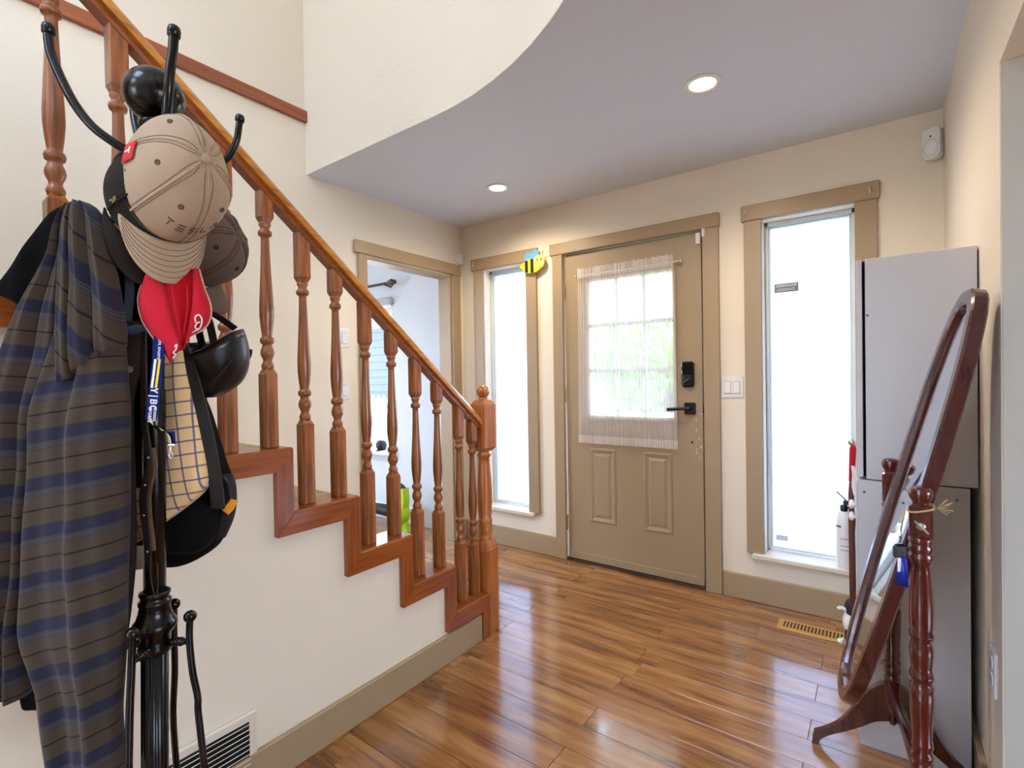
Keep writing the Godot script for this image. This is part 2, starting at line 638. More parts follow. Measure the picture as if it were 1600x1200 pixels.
func build_shell() -> void:
	var w: Material = mats["wall_paint"]
	# front wall with its openings
	structure("wall_front", wall_geo(-6.1, 4.3, -0.1, 5.0, [[-2.37, -1.985, 0.275, 2.022], [-1.70, -0.787, -0.1, 2.036], [-0.49, -0.085, 0.262, 2.026], [-4.7, -3.40, 0.60, 1.86]], func(u, y, k): return Vector3(u, y, -0.16 * k)), w, "cream painted front wall around the tan entrance door", "wall")
	structure("wall_left", wall_geo(0.0, 6.5, -0.1, 5.0, [[0.131, 0.906, -0.1, 1.988]], func(u, y, k): return Vector3(-2.585 - 0.115 * k, y, u)), w, "cream left wall behind the staircase with a doorway", "wall")
	structure("wall_right", wall_geo(0.0, 6.5, -0.1, 5.0, [[1.262, 3.6, -0.1, 1.951], [2.9, 6.2, 2.7, 4.8]], func(u, y, k): return Vector3(0.24 + 0.2 * k, y, u)), w, "cream right wall ending at the grey-green opening", "wall")
	var wr := get_node("wall_right")
	part("jamb_lining", bx(Vector3(0.243, 0.0, 1.262), Vector3(0.437, 1.948, 1.266)), mats["sage_paint"], wr, "grey-green painted face of the opening")
	structure("wall_back", wall_geo(-6.1, 4.3, -0.1, 5.0, [[-2.2, -0.9, 0.6, 2.1], [-2.1, -0.9, 3.3, 4.4]], func(u, y, k): return Vector3(u, y, 6.5 + 0.16 * k)), w, "cream wall opposite the entrance door", "wall")
	structure("wall_side", wall_geo(-0.1, 6.6, -0.1, 5.0, [[2.38, 3.97, 0.3, 2.3]], func(u, y, k): return Vector3(-6.0 - 0.12 * k, y, u)), mats["cool_paint"], "outer wall of the room through the doorway", "wall")
	structure("wall_far", wall_geo(-0.1, 6.6, -0.1, 5.0, [[1.6, 3.8, 0.6, 1.9], [2.0, 6.2, 2.8, 4.8]], func(u, y, k): return Vector3(4.2 + 0.12 * k, y, u)), w, "outer wall of the room beyond the right opening", "wall")
	structure("wall_partition", wall_geo(-6.0, -2.70, -0.1, 2.5, [], func(u, y, k): return Vector3(u, y, 4.0 + 0.1 * k)), mats["cool_paint"], "inner wall of the room through the doorway", "wall")
	# upper wall over the lower ceiling's edge, straight and then curved
	var e := edge_curve()
	var q := g()
	var rings := []
	for i in e.size() - 1:
		var a := e[maxi(i - 1, 0)]
		var b := e[mini(i + 1, e.size() - 2)]
		var t := (b - a).normalized()
		var o := e[i] + Vector2(t.y, -t.x) * 0.1
		rings.append(PackedVector3Array([Vector3(e[i].x, 2.374, e[i].y), Vector3(e[i].x, 4.92, e[i].y), Vector3(o.x, 4.92, o.y), Vector3(o.x, 2.374, o.y)]))
	# the room's face is smooth, the rest flat
	var p := PackedVector3Array()
	for i in rings.size() - 1:
		p.append_array([rings[i][0], rings[i][1], rings[i + 1][1], rings[i][0], rings[i + 1][1], rings[i + 1][0]])
	q.emit(p, PackedVector2Array(), true, false)
	p = PackedVector3Array()
	for i in rings.size() - 1:
		for k in [[1, 2], [2, 3], [3, 0]]:
			p.append_array([rings[i][k[0]], rings[i][k[1]], rings[i + 1][k[1]], rings[i][k[0]], rings[i + 1][k[1]], rings[i + 1][k[0]]])
	for r in [rings[0], rings[-1]]:
		p.append_array([r[0], r[1], r[2], r[0], r[2], r[3]])
	q.emit(p, PackedVector2Array(), false, false)
	structure("wall_upper", q, w, "white upper wall curving over the edge of the lower ceiling", "wall")
	# ceilings
	var poly := PackedVector2Array([Vector2(-2.585, 0.0)])
	for i in e.size():
		poly.append(e[i] + (Vector2(0, -0.0015) if i < 2 else Vector2(0.001, -0.001)))
	poly.append(Vector2(0.24, 6.5))
	poly.append(Vector2(0.24, 0.0))
	q = g()
	q.prism(poly, Vector3(0, 2.373, 0), Vector3(1, 0, 0), Vector3(0, 0, 1), -0.16, false)
	structure("ceiling", q, mats["ceiling_paint"], "grey-white lower ceiling of the entry with two round downlights", "ceiling")
	structure("ceiling", wall_geo(-6.1, 4.3, -0.16, 6.66, [[-2.0, -0.5, 4.3, 6.2]], func(u, y, k): return Vector3(u, 4.9 + 0.1 * k, y)), mats["ceiling_paint"], "high ceiling over the stairwell", "ceiling")
	structure("ceiling", bx(Vector3(-6.0, 2.42, 0.0), Vector3(-2.70, 2.52, 6.5)), mats["white_paint"], "white ceiling of the room through the doorway", "ceiling")
	structure("ceiling", bx(Vector3(0.44, 2.42, 0.0), Vector3(4.2, 2.52, 6.5)), mats["ceiling_paint"], "ceiling of the room beyond the right opening", "ceiling")
	# windows in the outer walls behind and beside the camera
	plain_window("window", Vector3(-2.2, 0.6, 6.58), Vector3(-0.9, 2.1, 6.58), "large clear window in the wall opposite the entrance")
	plain_window("window", Vector3(-2.1, 3.3, 6.58), Vector3(-0.9, 4.4, 6.58), "high stairwell window opposite the entrance")
	plain_window("window", Vector3(-6.06, 0.3, 2.38), Vector3(-6.06, 2.3, 3.97), "wide window in the room through the doorway")
	plain_window("window", Vector3(4.26, 0.6, 1.6), Vector3(4.26, 1.9, 3.8), "window in the room beyond the right opening")
	plain_window("window", Vector3(4.26, 2.8, 2.0), Vector3(4.26, 4.8, 6.2), "upper window beyond the gallery opening")
	var sk := thing("window_9", "skylight in the high ceiling over the stairwell", "skylight", Vector3.ZERO, "", "structure")
	for f in [[-2.0, -1.95, 4.3, 6.2], [-0.55, -0.5, 4.3, 6.2], [-1.95, -0.55, 4.3, 4.35], [-1.95, -0.55, 6.15, 6.2]]:
		part("window_frame", bx(Vector3(f[0], 4.96, f[2]), Vector3(f[1], 5.04, f[3])), mats["white_paint"], sk)
	part("pane", bx(Vector3(-1.95, 4.99, 4.35), Vector3(-0.55, 4.996, 6.15)), mats["clear_glass"], sk)
	# baseboards
	var tp: Material = mats["taupe"]
	structure("baseboard_front", bx(Vector3(-2.585, 0, 0), Vector3(-1.768, 0.135, 0.016), 0.003), tp, "taupe baseboard left of the entrance door", "baseboard")
	structure("baseboard_front", bx(Vector3(-0.70, 0, 0), Vector3(0.24, 0.135, 0.016), 0.003), tp, "taupe baseboard under the right window", "baseboard")
	structure("baseboard_right", bx(Vector3(0.224, 0, 0.016), Vector3(0.24, 0.125, 1.262), 0.003), tp, "dark baseboard strip behind the white cabinet on the right wall", "baseboard")
	structure("baseboard_side", bx(Vector3(-6.0, 0, 0), Vector3(-2.70, 0.135, 0.016), 0.003), mats["white_paint"], "white baseboard in the room through the doorway", "baseboard")
	structure("baseboard_stair", bx(Vector3(-1.51, 0, 1.14), Vector3(-1.494, 0.122, 5.0), 0.003), tp, "taupe baseboard along the white wall under the stairs", "baseboard")
	structure("trim", bx(Vector3(-2.585, 2.66, 1.297), Vector3(-2.562, 2.722, 4.6), 0.003), mats["red_trim"], "dark reddish wooden board running along the left wall above the banister", "trim")


func plain_window(called: String, a: Vector3, b: Vector3, label: String) -> void:
	var r := thing(called + "_%d" % (counts.get("win", 3) + 1), label, "window", Vector3.ZERO, "", "structure")
	counts["win"] = counts.get("win", 3) + 1
	var across := Vector3(1, 0, 0) if absf(b.x - a.x) > 0.1 else Vector3(0, 0, 1)
	var thick := Vector3(0.05, 0.05, 0.05)
	var wide := across.dot(b - a)
	var q := g()
	for k in 4:
		var u := wide * k / 3.0
		u = clampf(u, 0.025, wide - 0.025)
		q.box(a + across * u + Vector3(0, (b.y - a.y) * 0.5, 0), Vector3(0.05, b.y - a.y, 0.05))
	for y in [a.y + 0.025, b.y - 0.025]:
		q.box(Vector3((a.x + b.x) * 0.5, y, (a.z + b.z) * 0.5), across * wide + (Vector3.ONE - across) * 0.05)
	part("window_frame", q, mats["white_paint"], r)
	for k in 3:
		var p := g()
		p.box(a + across * (wide * (k + 0.5) / 3.0) + Vector3(0, (b.y - a.y) * 0.5, 0), across * (wide / 3.0 - 0.05) + Vector3(0, b.y - a.y - 0.1, 0) + (Vector3(1, 0, 1) - across) * 0.006)
		part("pane", p, mats["clear_glass"], r)


func build_front_wall() -> void:
	var tp: Material = mats["taupe"]
	# the two tall sidelights: [x0, x1, y0, y1, n]
	for s in [[-2.37, -1.985, 0.275, 2.022, 1], [-0.49, -0.085, 0.262, 2.026, 2]]:
		var x0: float = s[0]
		var x1: float = s[1]
		var y0: float = s[2]
		var y1: float = s[3]
		var side := "left" if s[4] == 1 else "right"
		var r := thing("window_%d" % s[4], "tall narrow frosted window %s of the entrance door" % side, "window", Vector3.ZERO, "", "structure")
		var q := g()
		for e in [[Vector3(x0 + 0.009, (y0 + y1) * 0.5, -0.10), Vector3(0.018, y1 - y0, 0.05)], [Vector3(x1 - 0.009, (y0 + y1) * 0.5, -0.10), Vector3(0.018, y1 - y0, 0.05)], [Vector3((x0 + x1) * 0.5, y0 + 0.009, -0.10), Vector3(x1 - x0, 0.018, 0.05)], [Vector3((x0 + x1) * 0.5, y1 - 0.012, -0.10), Vector3(x1 - x0, 0.024, 0.05)]]:
			q.box(e[0], e[1], 0.003)
		part("window_frame", q, mats["aluminium"], r)
		q = g()
		for e in [[Vector3(x0 + 0.022, (y0 + y1) * 0.5, -0.095), Vector3(0.008, y1 - y0 - 0.04, 0.02)], [Vector3(x1 - 0.022, (y0 + y1) * 0.5, -0.095), Vector3(0.008, y1 - y0 - 0.04, 0.02)], [Vector3((x0 + x1) * 0.5, y0 + 0.022, -0.095), Vector3(x1 - x0 - 0.04, 0.008, 0.02)], [Vector3((x0 + x1) * 0.5, y1 - 0.028, -0.095), Vector3(x1 - x0 - 0.04, 0.008, 0.02)]]:
			q.box(e[0], e[1], 0.002)
		part("glazing_bead", q, mats["aluminium"], r)
		part("pane", bx(Vector3(x0 + 0.019, y0 + 0.019, -0.107), Vector3(x1 - 0.019, y1 - 0.025, -0.103)), mats["frosted_glass"], r)
		part("sill", bx(Vector3(x0 - 0.055, y0 - 0.022, -0.128), Vector3(x1 + 0.055, y0 + 0.004, 0.045), 0.004), mats["cream_trim"], r, "pale painted sill")
		var c := thing("trim_%d" % s[4], "taupe wooden casing around the %s frosted window" % side, "casing", Vector3.ZERO, "", "structure")
		part("side_casing", bx(Vector3(x0 - 0.085, y0, 0), Vector3(x0, y1 + 0.002, 0.02), 0.003), tp, c)
		part("side_casing", bx(Vector3(x1, y0, 0), Vector3(x1 + 0.088, y1 + 0.002, 0.02), 0.003), tp, c)
		part("head_casing", bx(Vector3(x0 - 0.108 if s[4] == 1 else x0 - 0.098, y1 + 0.002, 0), Vector3(x1 + 0.098, 2.110, 0.026), 0.004), tp, c)
		for hx in ([x0 - 0.075, x1 + 0.06] if s[4] == 2 else [x0 - 0.075]):
			q = g()
			q.tube(curve([Vector3(hx, 2.087, 0.027), Vector3(hx, 2.083, 0.036), Vector3(hx, 2.062, 0.036), Vector3(hx, 2.053, 0.042), Vector3(hx, 2.060, 0.050)], 4), 0.0028, 8)
			part("cup_hook", q, mats["cream_trim"], c, "small pale cup hook")
	# alarm sticker on the right pane
	var st := thing("sticker", "small grey printed sticker on the frosted pane right of the door", "sticker")
	part("backing", bx(Vector3(-0.4475, 1.651, -0.1028), Vector3(-0.335, 1.698, -0.1022)), mat("sticker_grey", Color(0.48, 0.48, 0.52), 0.6), st)
	letters("ZABEGUAR", 0.019, 0.0006, mats["letter_white"], st, Transform3D(Basis(), Vector3(-0.391, 1.686, -0.1018)))
	for k in 2:
		part("print_line", bx(Vector3(-0.437, 1.668 - k * 0.008, -0.1022), Vector3(-0.35, 1.6705 - k * 0.008, -0.1016)), mats["letter_white"], st)
	one("sticker", bx(Vector3(-0.452, 0.318, -0.1028), Vector3(-0.395, 0.347, -0.1022)), mat("sticker_blue", Color(0.74, 0.78, 0.84), 0.6), "pale blank sticker in the lower left corner of the right frosted pane", "sticker")
	# entrance door casing
	var c := thing("trim_3", "taupe wooden casing around the entrance door", "casing", Vector3.ZERO, "", "structure")
	part("side_casing", bx(Vector3(-1.768, 0, 0), Vector3(-1.690, 2.031, 0.02), 0.003), tp, c)
	part("side_casing", bx(Vector3(-0.790, 0, 0), Vector3(-0.703, 2.031, 0.02), 0.003), tp, c)
	part("head_casing", bx(Vector3(-1.786, 2.031, 0), Vector3(-0.697, 2.107, 0.026), 0.004), tp, c)
	part("jamb", bx(Vector3(-1.70, 0, -0.16), Vector3(-1.688, 2.03, -0.052)), tp, c)
	part("jamb", bx(Vector3(-0.797, 0, -0.16), Vector3(-0.787, 2.03, -0.004)), mats["dark_gap"], c)
	part("jamb", bx(Vector3(-1.70, 2.024, -0.16), Vector3(-0.787, 2.036, -0.052)), mats["dark_gap"], c)
	part("threshold", bx(Vector3(-1.70, 0.0, -0.16), Vector3(-0.787, 0.012, 0.012), 0.002), mat("threshold_bronze", Color(0.22, 0.17, 0.12), 0.5, 0.3), c)
	build_door()
	# switches, sensors
	switch_plate(Vector3(-0.6435, 1.1475, 0.0), Basis(), 2, 0.113, 0.115, "white double light switch between the entrance door and the right window")
	switch_plate(Vector3(-2.585, 1.472, 1.080), Basis(Vector3.UP, PI / 2), 1, 0.075, 0.112, "upper white single switch beside the doorway behind the balusters")
	switch_plate(Vector3(-2.585, 1.160, 1.083), Basis(Vector3.UP, PI / 2), 1, 0.075, 0.112, "lower white single switch beside the doorway behind the balusters")
	var ms := thing("motion_sensor", "white motion sensor in the upper right corner near the ceiling", "sensor", Vector3(0.205, 2.215, 0.035))
	ms.rotation.y = -0.5
	var q := g()
	var pl := PackedVector2Array([Vector2(-0.033, -0.05), Vector2(-0.02, -0.068), Vector2(0.02, -0.068), Vector2(0.033, -0.05), Vector2(0.033, 0.055), Vector2(0.024, 0.065), Vector2(-0.024, 0.065), Vector2(-0.033, 0.055)])
	q.prism(pl, Vector3(0, 0, -0.012), Vector3(1, 0, 0), Vector3(0, 1, 0), 0.035)
	part("housing", q, mats["white_plastic"], ms)
	q = g()
	q.ball(Vector3(0, -0.018, 0.022), Vector3(0.027, 0.036, 0.016), 16, 10)
	part("lens", q, mat("sensor_lens", Color(0.93, 0.93, 0.92), 0.25), ms)
	part("indicator", bx(Vector3(-0.004, 0.026, 0.022), Vector3(0.002, 0.033, 0.0245)), mats["dark_gap"], ms)
	var cs := thing("contact_sensor", "small white block sensor on the wall above the doorway's right corner", "sensor", Vector3(-2.585, 2.127, 0.038))
	part("housing", bx(Vector3(0, -0.04, -0.026), Vector3(0.03, 0.04, 0.026), 0.006), mats["white_plastic"], cs)
	part("base_plate", bx(Vector3(0, -0.046, -0.03), Vector3(0.006, 0.046, 0.03), 0.002), mats["white_plastic"], cs)
	build_bee()


func switch_plate(at: Vector3, b: Basis, gangs: int, w: float, h: float, label: String) -> void:
	var r := thing("light_switch", label, "light switch", at, "white wall switches" if gangs == 1 else "")
	r.basis = b
	part("plate", bx(Vector3(-w / 2, -h / 2, 0), Vector3(w / 2, h / 2, 0.007), 0.004), mats["white_plastic"], r)
	for k in gangs:
		var cx := 0.0 if gangs == 1 else (k - 0.5) * 0.046
		part("rocker_frame", bx(Vector3(cx - 0.0175, -0.034, 0.006), Vector3(cx + 0.0175, 0.034, 0.0085), 0.001), mat("plate_shadow", Color(0.72, 0.70, 0.70), 0.5), r)
		var q := g()
		q.prism(PackedVector2Array([Vector2(0.006, -0.032), Vector2(0.0145, -0.031), Vector2(0.0095, 0.03), Vector2(0.006, 0.032)]), Vector3(cx - 0.015, 0, 0), Vector3(0, 0, 1), Vector3(0, 1, 0), -0.030)
		part("rocker", q, mats["white_plastic"], r)
		for sy in [-1, 1]:
			q = g()
			q.ball(Vector3(cx, sy * (h / 2 - 0.009), 0.007), Vector3(0.003, 0.003, 0.001), 8, 6)
			part("screw", q, mats["white_plastic"], r)


func build_door() -> void:
	var d := thing("door_1", "tan panelled entrance door with a curtained nine-pane window", "door", Vector3(-1.686, 0, 0), "", "structure")
	# local: x from hinge to latch 0..0.886, face at z = -0.006
	var X := func(wx: float) -> float: return wx + 1.686
	var z0 := -0.05
	var z1 := -0.006
	var gx0: float = X.call(-1.505)
	var gx1: float = X.call(-0.965)
	var gy0 := 0.97
	var gy1 := 1.832
	var dm: Material = mats["taupe_door"]
	part("door_slab", wall_geo(0.004, 0.883, 0.014, 2.021, [[gx0, gx1, gy0, gy1]], func(u, y, k): return Vector3(u, y, z1 if k == 0 else z0)), dm, d)
	# raised frame round the light
	var q := g()
	for e in [[gx0 - 0.022, gx1 + 0.022, gy1, gy1 + 0.024], [gx0 - 0.022, gx1 + 0.022, gy0 - 0.024, gy0], [gx0 - 0.022, gx0, gy0, gy1], [gx1, gx1 + 0.022, gy0, gy1]]:
		var c := bx(Vector3(e[0], e[2], z1 - 0.002), Vector3(e[1], e[3], z1 + 0.010), 0.003)
		q.box(Vector3((e[0] + e[1]) / 2, (e[2] + e[3]) / 2, z1 + 0.004), Vector3(e[1] - e[0], e[3] - e[2], 0.013), 0.004)
	part("light_frame", q, dm, d)
	var mw := mat("muntin_white", Color(0.70, 0.70, 0.73), 0.5)
	for k in [1, 2]:
		var mx := lerpf(gx0, gx1, k / 3.0)
		var my := lerpf(gy0, gy1, k / 3.0)
		part("muntin", bx(Vector3(mx - 0.011, gy0, z1 - 0.03), Vector3(mx + 0.011, gy1, z1 - 0.006), 0.004), mw, d)
		part("muntin", bx(Vector3(gx0, my - 0.011, z1 - 0.029), Vector3(gx1, my + 0.011, z1 - 0.007), 0.004), mw, d)
	for i in 3:
		for j in 3:
			part("pane", bx(Vector3(lerpf(gx0, gx1, i / 3.0) + 0.006, lerpf(gy0, gy1, j / 3.0) + 0.006, z1 - 0.021), Vector3(lerpf(gx0, gx1, (i + 1) / 3.0) - 0.006, lerpf(gy0, gy1, (j + 1) / 3.0) - 0.006, z1 - 0.017)), mats["clear_glass"], d)
	# two embossed lower panels: sloping moulding and raised field
	for s in [[-1.516, -1.339], [-1.156, -0.981]]:
		var a: float = X.call(s[0])
		var b: float = X.call(s[1])
		q = g()
		var ring := func(ins: float, z: float) -> PackedVector3Array:
			return PackedVector3Array([Vector3(a + ins, 0.28 + ins, z), Vector3(b - ins, 0.28 + ins, z), Vector3(b - ins, 0.755 - ins, z), Vector3(a + ins, 0.755 - ins, z)])
		q.loft([ring.call(-0.003, z1 - 0.001), ring.call(0.004, z1 + 0.006), ring.call(0.012, z1 + 0.0065), ring.call(0.026, z1 + 0.0005), ring.call(0.034, z1 + 0.0005), ring.call(0.046, z1 + 0.006), ring.call(0.05, z1 + 0.0062)], [], true, false)
		part("panel", q, dm, d)
	part("door_sweep", bx(Vector3(0.006, 0.016, z1 - 0.002), Vector3(0.881, 0.062, z1 + 0.005), 0.002), dm, d)
	for k in 4:
		q = g()
		q.ball(Vector3(0.1 + 0.23 * k, 0.04, z1 + 0.005), Vector3(0.005, 0.005, 0.002), 8, 6)
		part("screw", q, mats["taupe"], d)
	for hy in [0.25, 1.10, 1.78]:
		q = g()
		q.lathe([[0.0, -0.052], [0.006, -0.05], [0.007, -0.045], [0.007, 0.045], [0.006, 0.05], [0.0, 0.052]], 10, Vector3(-0.001, hy, 0.004))
		part("hinge", q, mats["taupe"], d)
	# keypad lock body on the inside
	var lk := part("door_lock", bx(Vector3(0.770, 1.148, z1), Vector3(0.842, 1.296, z1 + 0.028), 0.012), mats["black_plastic"], d, "black electronic lock body")
	part("battery_cover", bx(Vector3(0.774, 1.222, z1 + 0.022), Vector3(0.838, 1.292, z1 + 0.032), 0.008), mat("gloss_green_black", Color(0.03, 0.05, 0.045), 0.12), lk)
	q = g()
	q.xf = Transform3D(Basis(Vector3.BACK, 0.6), Vector3(0.806, 1.183, z1 + 0.034))
	q.box(Vector3.ZERO, Vector3(0.05, 0.015, 0.02), 0.006)
	part("thumb_turn", q, mats["black_plastic"], lk)
	# lever handle
	var rose := part("door_handle", bx(Vector3(0.780, 0.992, z1), Vector3(0.846, 1.060, z1 + 0.012), 0.006), mats["black_plastic"], d, "black lever handle")
	q = g()
	q.tube([Vector3(0.815, 1.028, z1 + 0.01), Vector3(0.815, 1.028, z1 + 0.05)], 0.013, 14)
	q.tube(curve([Vector3(0.825, 1.028, z1 + 0.052), Vector3(0.80, 1.028, z1 + 0.055), Vector3(0.75, 1.025, z1 + 0.054), Vector3(0.695, 1.021, z1 + 0.052)], 4), 1.0, 4, [Vector2(-0.005, -0.009), Vector2(0.005, -0.009), Vector2(0.005, 0.009), Vector2(-0.005, 0.009)])
	part("lever", q, mats["black_plastic"], rose)
	part("latch_gap", bx(Vector3(0.882, 1.0, z1 - 0.03), Vector3(0.886, 1.05, z1 - 0.002)), mats["dark_gap"], d)
	# worn spots by the latch edge
	var rng := RandomNumberGenerator.new()
	rng.seed = 6
	q = g()
	for k in 16:
		q.box(Vector3(0.845 + rng.randf() * 0.032, 0.74 + rng.randf() * 0.26, z1 + 0.0004), Vector3(0.003 + rng.randf() * 0.006, 0.003 + rng.randf() * 0.008, 0.0008))
	part("paint_chips", q, mat("chip", Color(0.80, 0.74, 0.66), 0.7), d)
	q = g()
	q.tube([Vector3(0.822, 0.832, z1 - 0.004), Vector3(0.822, 0.832, z1 + 0.001)], 0.006, 12)
	part("peg_hole", q, mats["dark_gap"], d)
	part("sensor_magnet", bx(Vector3(0.858, 1.955, z1), Vector3(0.884, 2.018, z1 + 0.018), 0.003), mats["white_plastic"], d, "white door contact magnet")
	var cs := thing("contact_sensor", "slim white contact sensor at the top right of the entrance door casing", "sensor")
	part("housing", bx(Vector3(-0.789, 1.985, 0.02), Vector3(-0.774, 2.030, 0.036), 0.003), mats["white_plastic"], cs)
	part("base_plate", bx(Vector3(-0.790, 1.983, 0.02), Vector3(-0.773, 2.032, 0.023)), mats["white_plastic"], cs)
	# sash rod and sheer curtain
	var rod := thing("curtain_rod", "thin pale curtain rod across the top of the entrance door window", "curtain rod")
	q = g()
	q.tube([Vector3(-1.585, 1.868, 0.022), Vector3(-0.905, 1.872, 0.022)], 0.0045, 10)
	part("rod", q, mats["cream_trim"], rod)
	for e in [-1.58, -0.912]:
		q = g()
		q.tube([Vector3(e, 1.87, -0.006), Vector3(e, 1.87, 0.024)], 0.005, 8)
		q.ball(Vector3(e + (0.006 if e > -1.0 else -0.004), 1.87, 0.022), Vector3(0.010, 0.012, 0.010), 10, 8)
		part("bracket", q, mats["steel"], rod)
	var cu := thing("sheer_curtain", "white sheer gathered curtain over the entrance door window", "curtain")
	var cols := 421
	# narrow pleats that lap over themselves
	var swing := func(u: float, y: float) -> float: return u * 247.0 + 2.6 * sin(u * 21.0 + 0.4) + 1.3 * sin(u * 47.0 + 0.5 * y)
	var make := func(ya: float, yb: float, rows: int, amp_a: float, amp_b: float, wob: float) -> Geo:
		var gg := g()
		var p := PackedVector3Array()
		var pts := []
		for j in rows + 1:
			var row := PackedVector3Array()
			var t := float(j) / rows
			for i in cols:
				var u := float(i) / (cols - 1)
				var y := lerpf(ya, yb, t)
				var xl := lerpf(-1.573, -1.583, (1.917 - y) / 1.12)
				var xr := lerpf(-0.953, -0.938, (1.917 - y) / 1.12)
				var yy := y + wob * sin(u * 95.0) * (1.0 if t < 0.5 else 0.3)
				var sw: float = swing.call(u, y)
				var am := lerpf(amp_a, amp_b, t)
				var lap: float = (0.0022 + 0.0016 * sin(u * 29.0 + 1.0) + 0.0009 * sin(u * 63.0)) * am / 0.0045
				row.append(Vector3(clampf(lerpf(xl, xr, u) + lap * sin(sw), xl, xr), yy, 0.022 + am * cos(sw)))
			pts.append(row)
		for j in rows:
			for i in cols - 1:
				p.append_array([pts[j][i], pts[j][i + 1], pts[j + 1][i + 1], pts[j][i], pts[j + 1][i + 1], pts[j + 1][i]])
		gg.emit(p, PackedVector2Array(), true, false)
		return gg
	part("drop", make.call(1.852, 0.840, 10, 0.004, 0.0045, 0.0), mats["sheer_cloth"], cu)
	part("heading", make.call(1.915, 1.852, 4, 0.009, 0.005, 0.003), mats["sheer_hem"], cu)
	part("hem", make.call(0.840, 0.790, 2, 0.0045, 0.0045, 0.001), mats["sheer_hem"], cu)


func build_bee() -> void:
	var b := thing("bee_ornament", "small yellow and black painted bee ornament on the left window's casing", "ornament", Vector3(-1.915, 1.995, 0.028))
	var ell := func(cx: float, cy: float, rx: float, ry: float, tilt := 0.0, from := 0.0, to := TAU) -> PackedVector2Array:
		var p := PackedVector2Array()
		for i in 22:
			var a := lerpf(from, to, i / 22.0)
			p.append(Vector2(cx, cy) + Vector2(cos(a) * rx, sin(a) * ry).rotated(tilt))
		return p
	var put := func(called: String, poly: PackedVector2Array, z: float, th: float, m: Material) -> void:
		var q := g()
		q.prism(poly, Vector3(0, 0, z), Vector3(1, 0, 0), Vector3(0, 1, 0), th)
		part(called, q, m, b)
	var yl := mat("bee_yellow", Color(0.95, 0.80, 0.10), 0.4)
	var bk := mat("bee_black", Color(0.10, 0.08, 0.06), 0.4)
	put.call("wing", ell.call(-0.035, 0.055, 0.032, 0.036, 0.2), 0.0, 0.006, mat("bee_blue", Color(0.40, 0.68, 0.85), 0.4))
	put.call("wing", ell.call(0.018, 0.062, 0.030, 0.040, -0.5), -0.001, 0.006, mats["bee_blue"])
	put.call("body", ell.call(0.0, -0.012, 0.082, 0.050), 0.004, 0.012, yl)
	put.call("head", ell.call(0.062, 0.008, 0.042, 0.045), 0.006, 0.013, mat("bee_pale", Color(0.97, 0.88, 0.45), 0.4))
	put.call("tail", PackedVector2Array([Vector2(-0.072, 0.02), Vector2(-0.107, 0.0), Vector2(-0.072, -0.035)]), 0.003, 0.01, yl)
	for x in [-0.042, 0.004]:
		var h := 0.047 * sqrt(1.0 - pow(x / 0.082, 2.0))
		put.call("stripe", PackedVector2Array([Vector2(x - 0.012, -0.012 - h), Vector2(x + 0.012, -0.012 - h * 1.04), Vector2(x + 0.012, -0.012 + h), Vector2(x - 0.012, -0.012 + h)]), 0.0155, 0.002, bk)
	for x in [0.048, 0.080]:
		put.call("eye", ell.call(x, 0.022, 0.005, 0.007), 0.0185, 0.002, bk)
	put.call("mouth", PackedVector2Array([Vector2(0.045, -0.016), Vector2(0.065, -0.026), Vector2(0.082, -0.016), Vector2(0.065, -0.032)]), 0.0185, 0.0015, mat("bee_red", Color(0.75, 0.35, 0.15), 0.5))
	for x in [0.06, 0.085]:
		var q := g()
		q.tube([Vector3(x, 0.05, 0.01), Vector3(x + 0.006, 0.068, 0.012)], 0.0022, 6)
		q.ball(Vector3(x + 0.006, 0.07, 0.012), Vector3(0.005, 0.005, 0.005), 8, 6)
		part("antenna", q, mat("bee_tip", Color(0.80, 0.50, 0.40), 0.5), b)


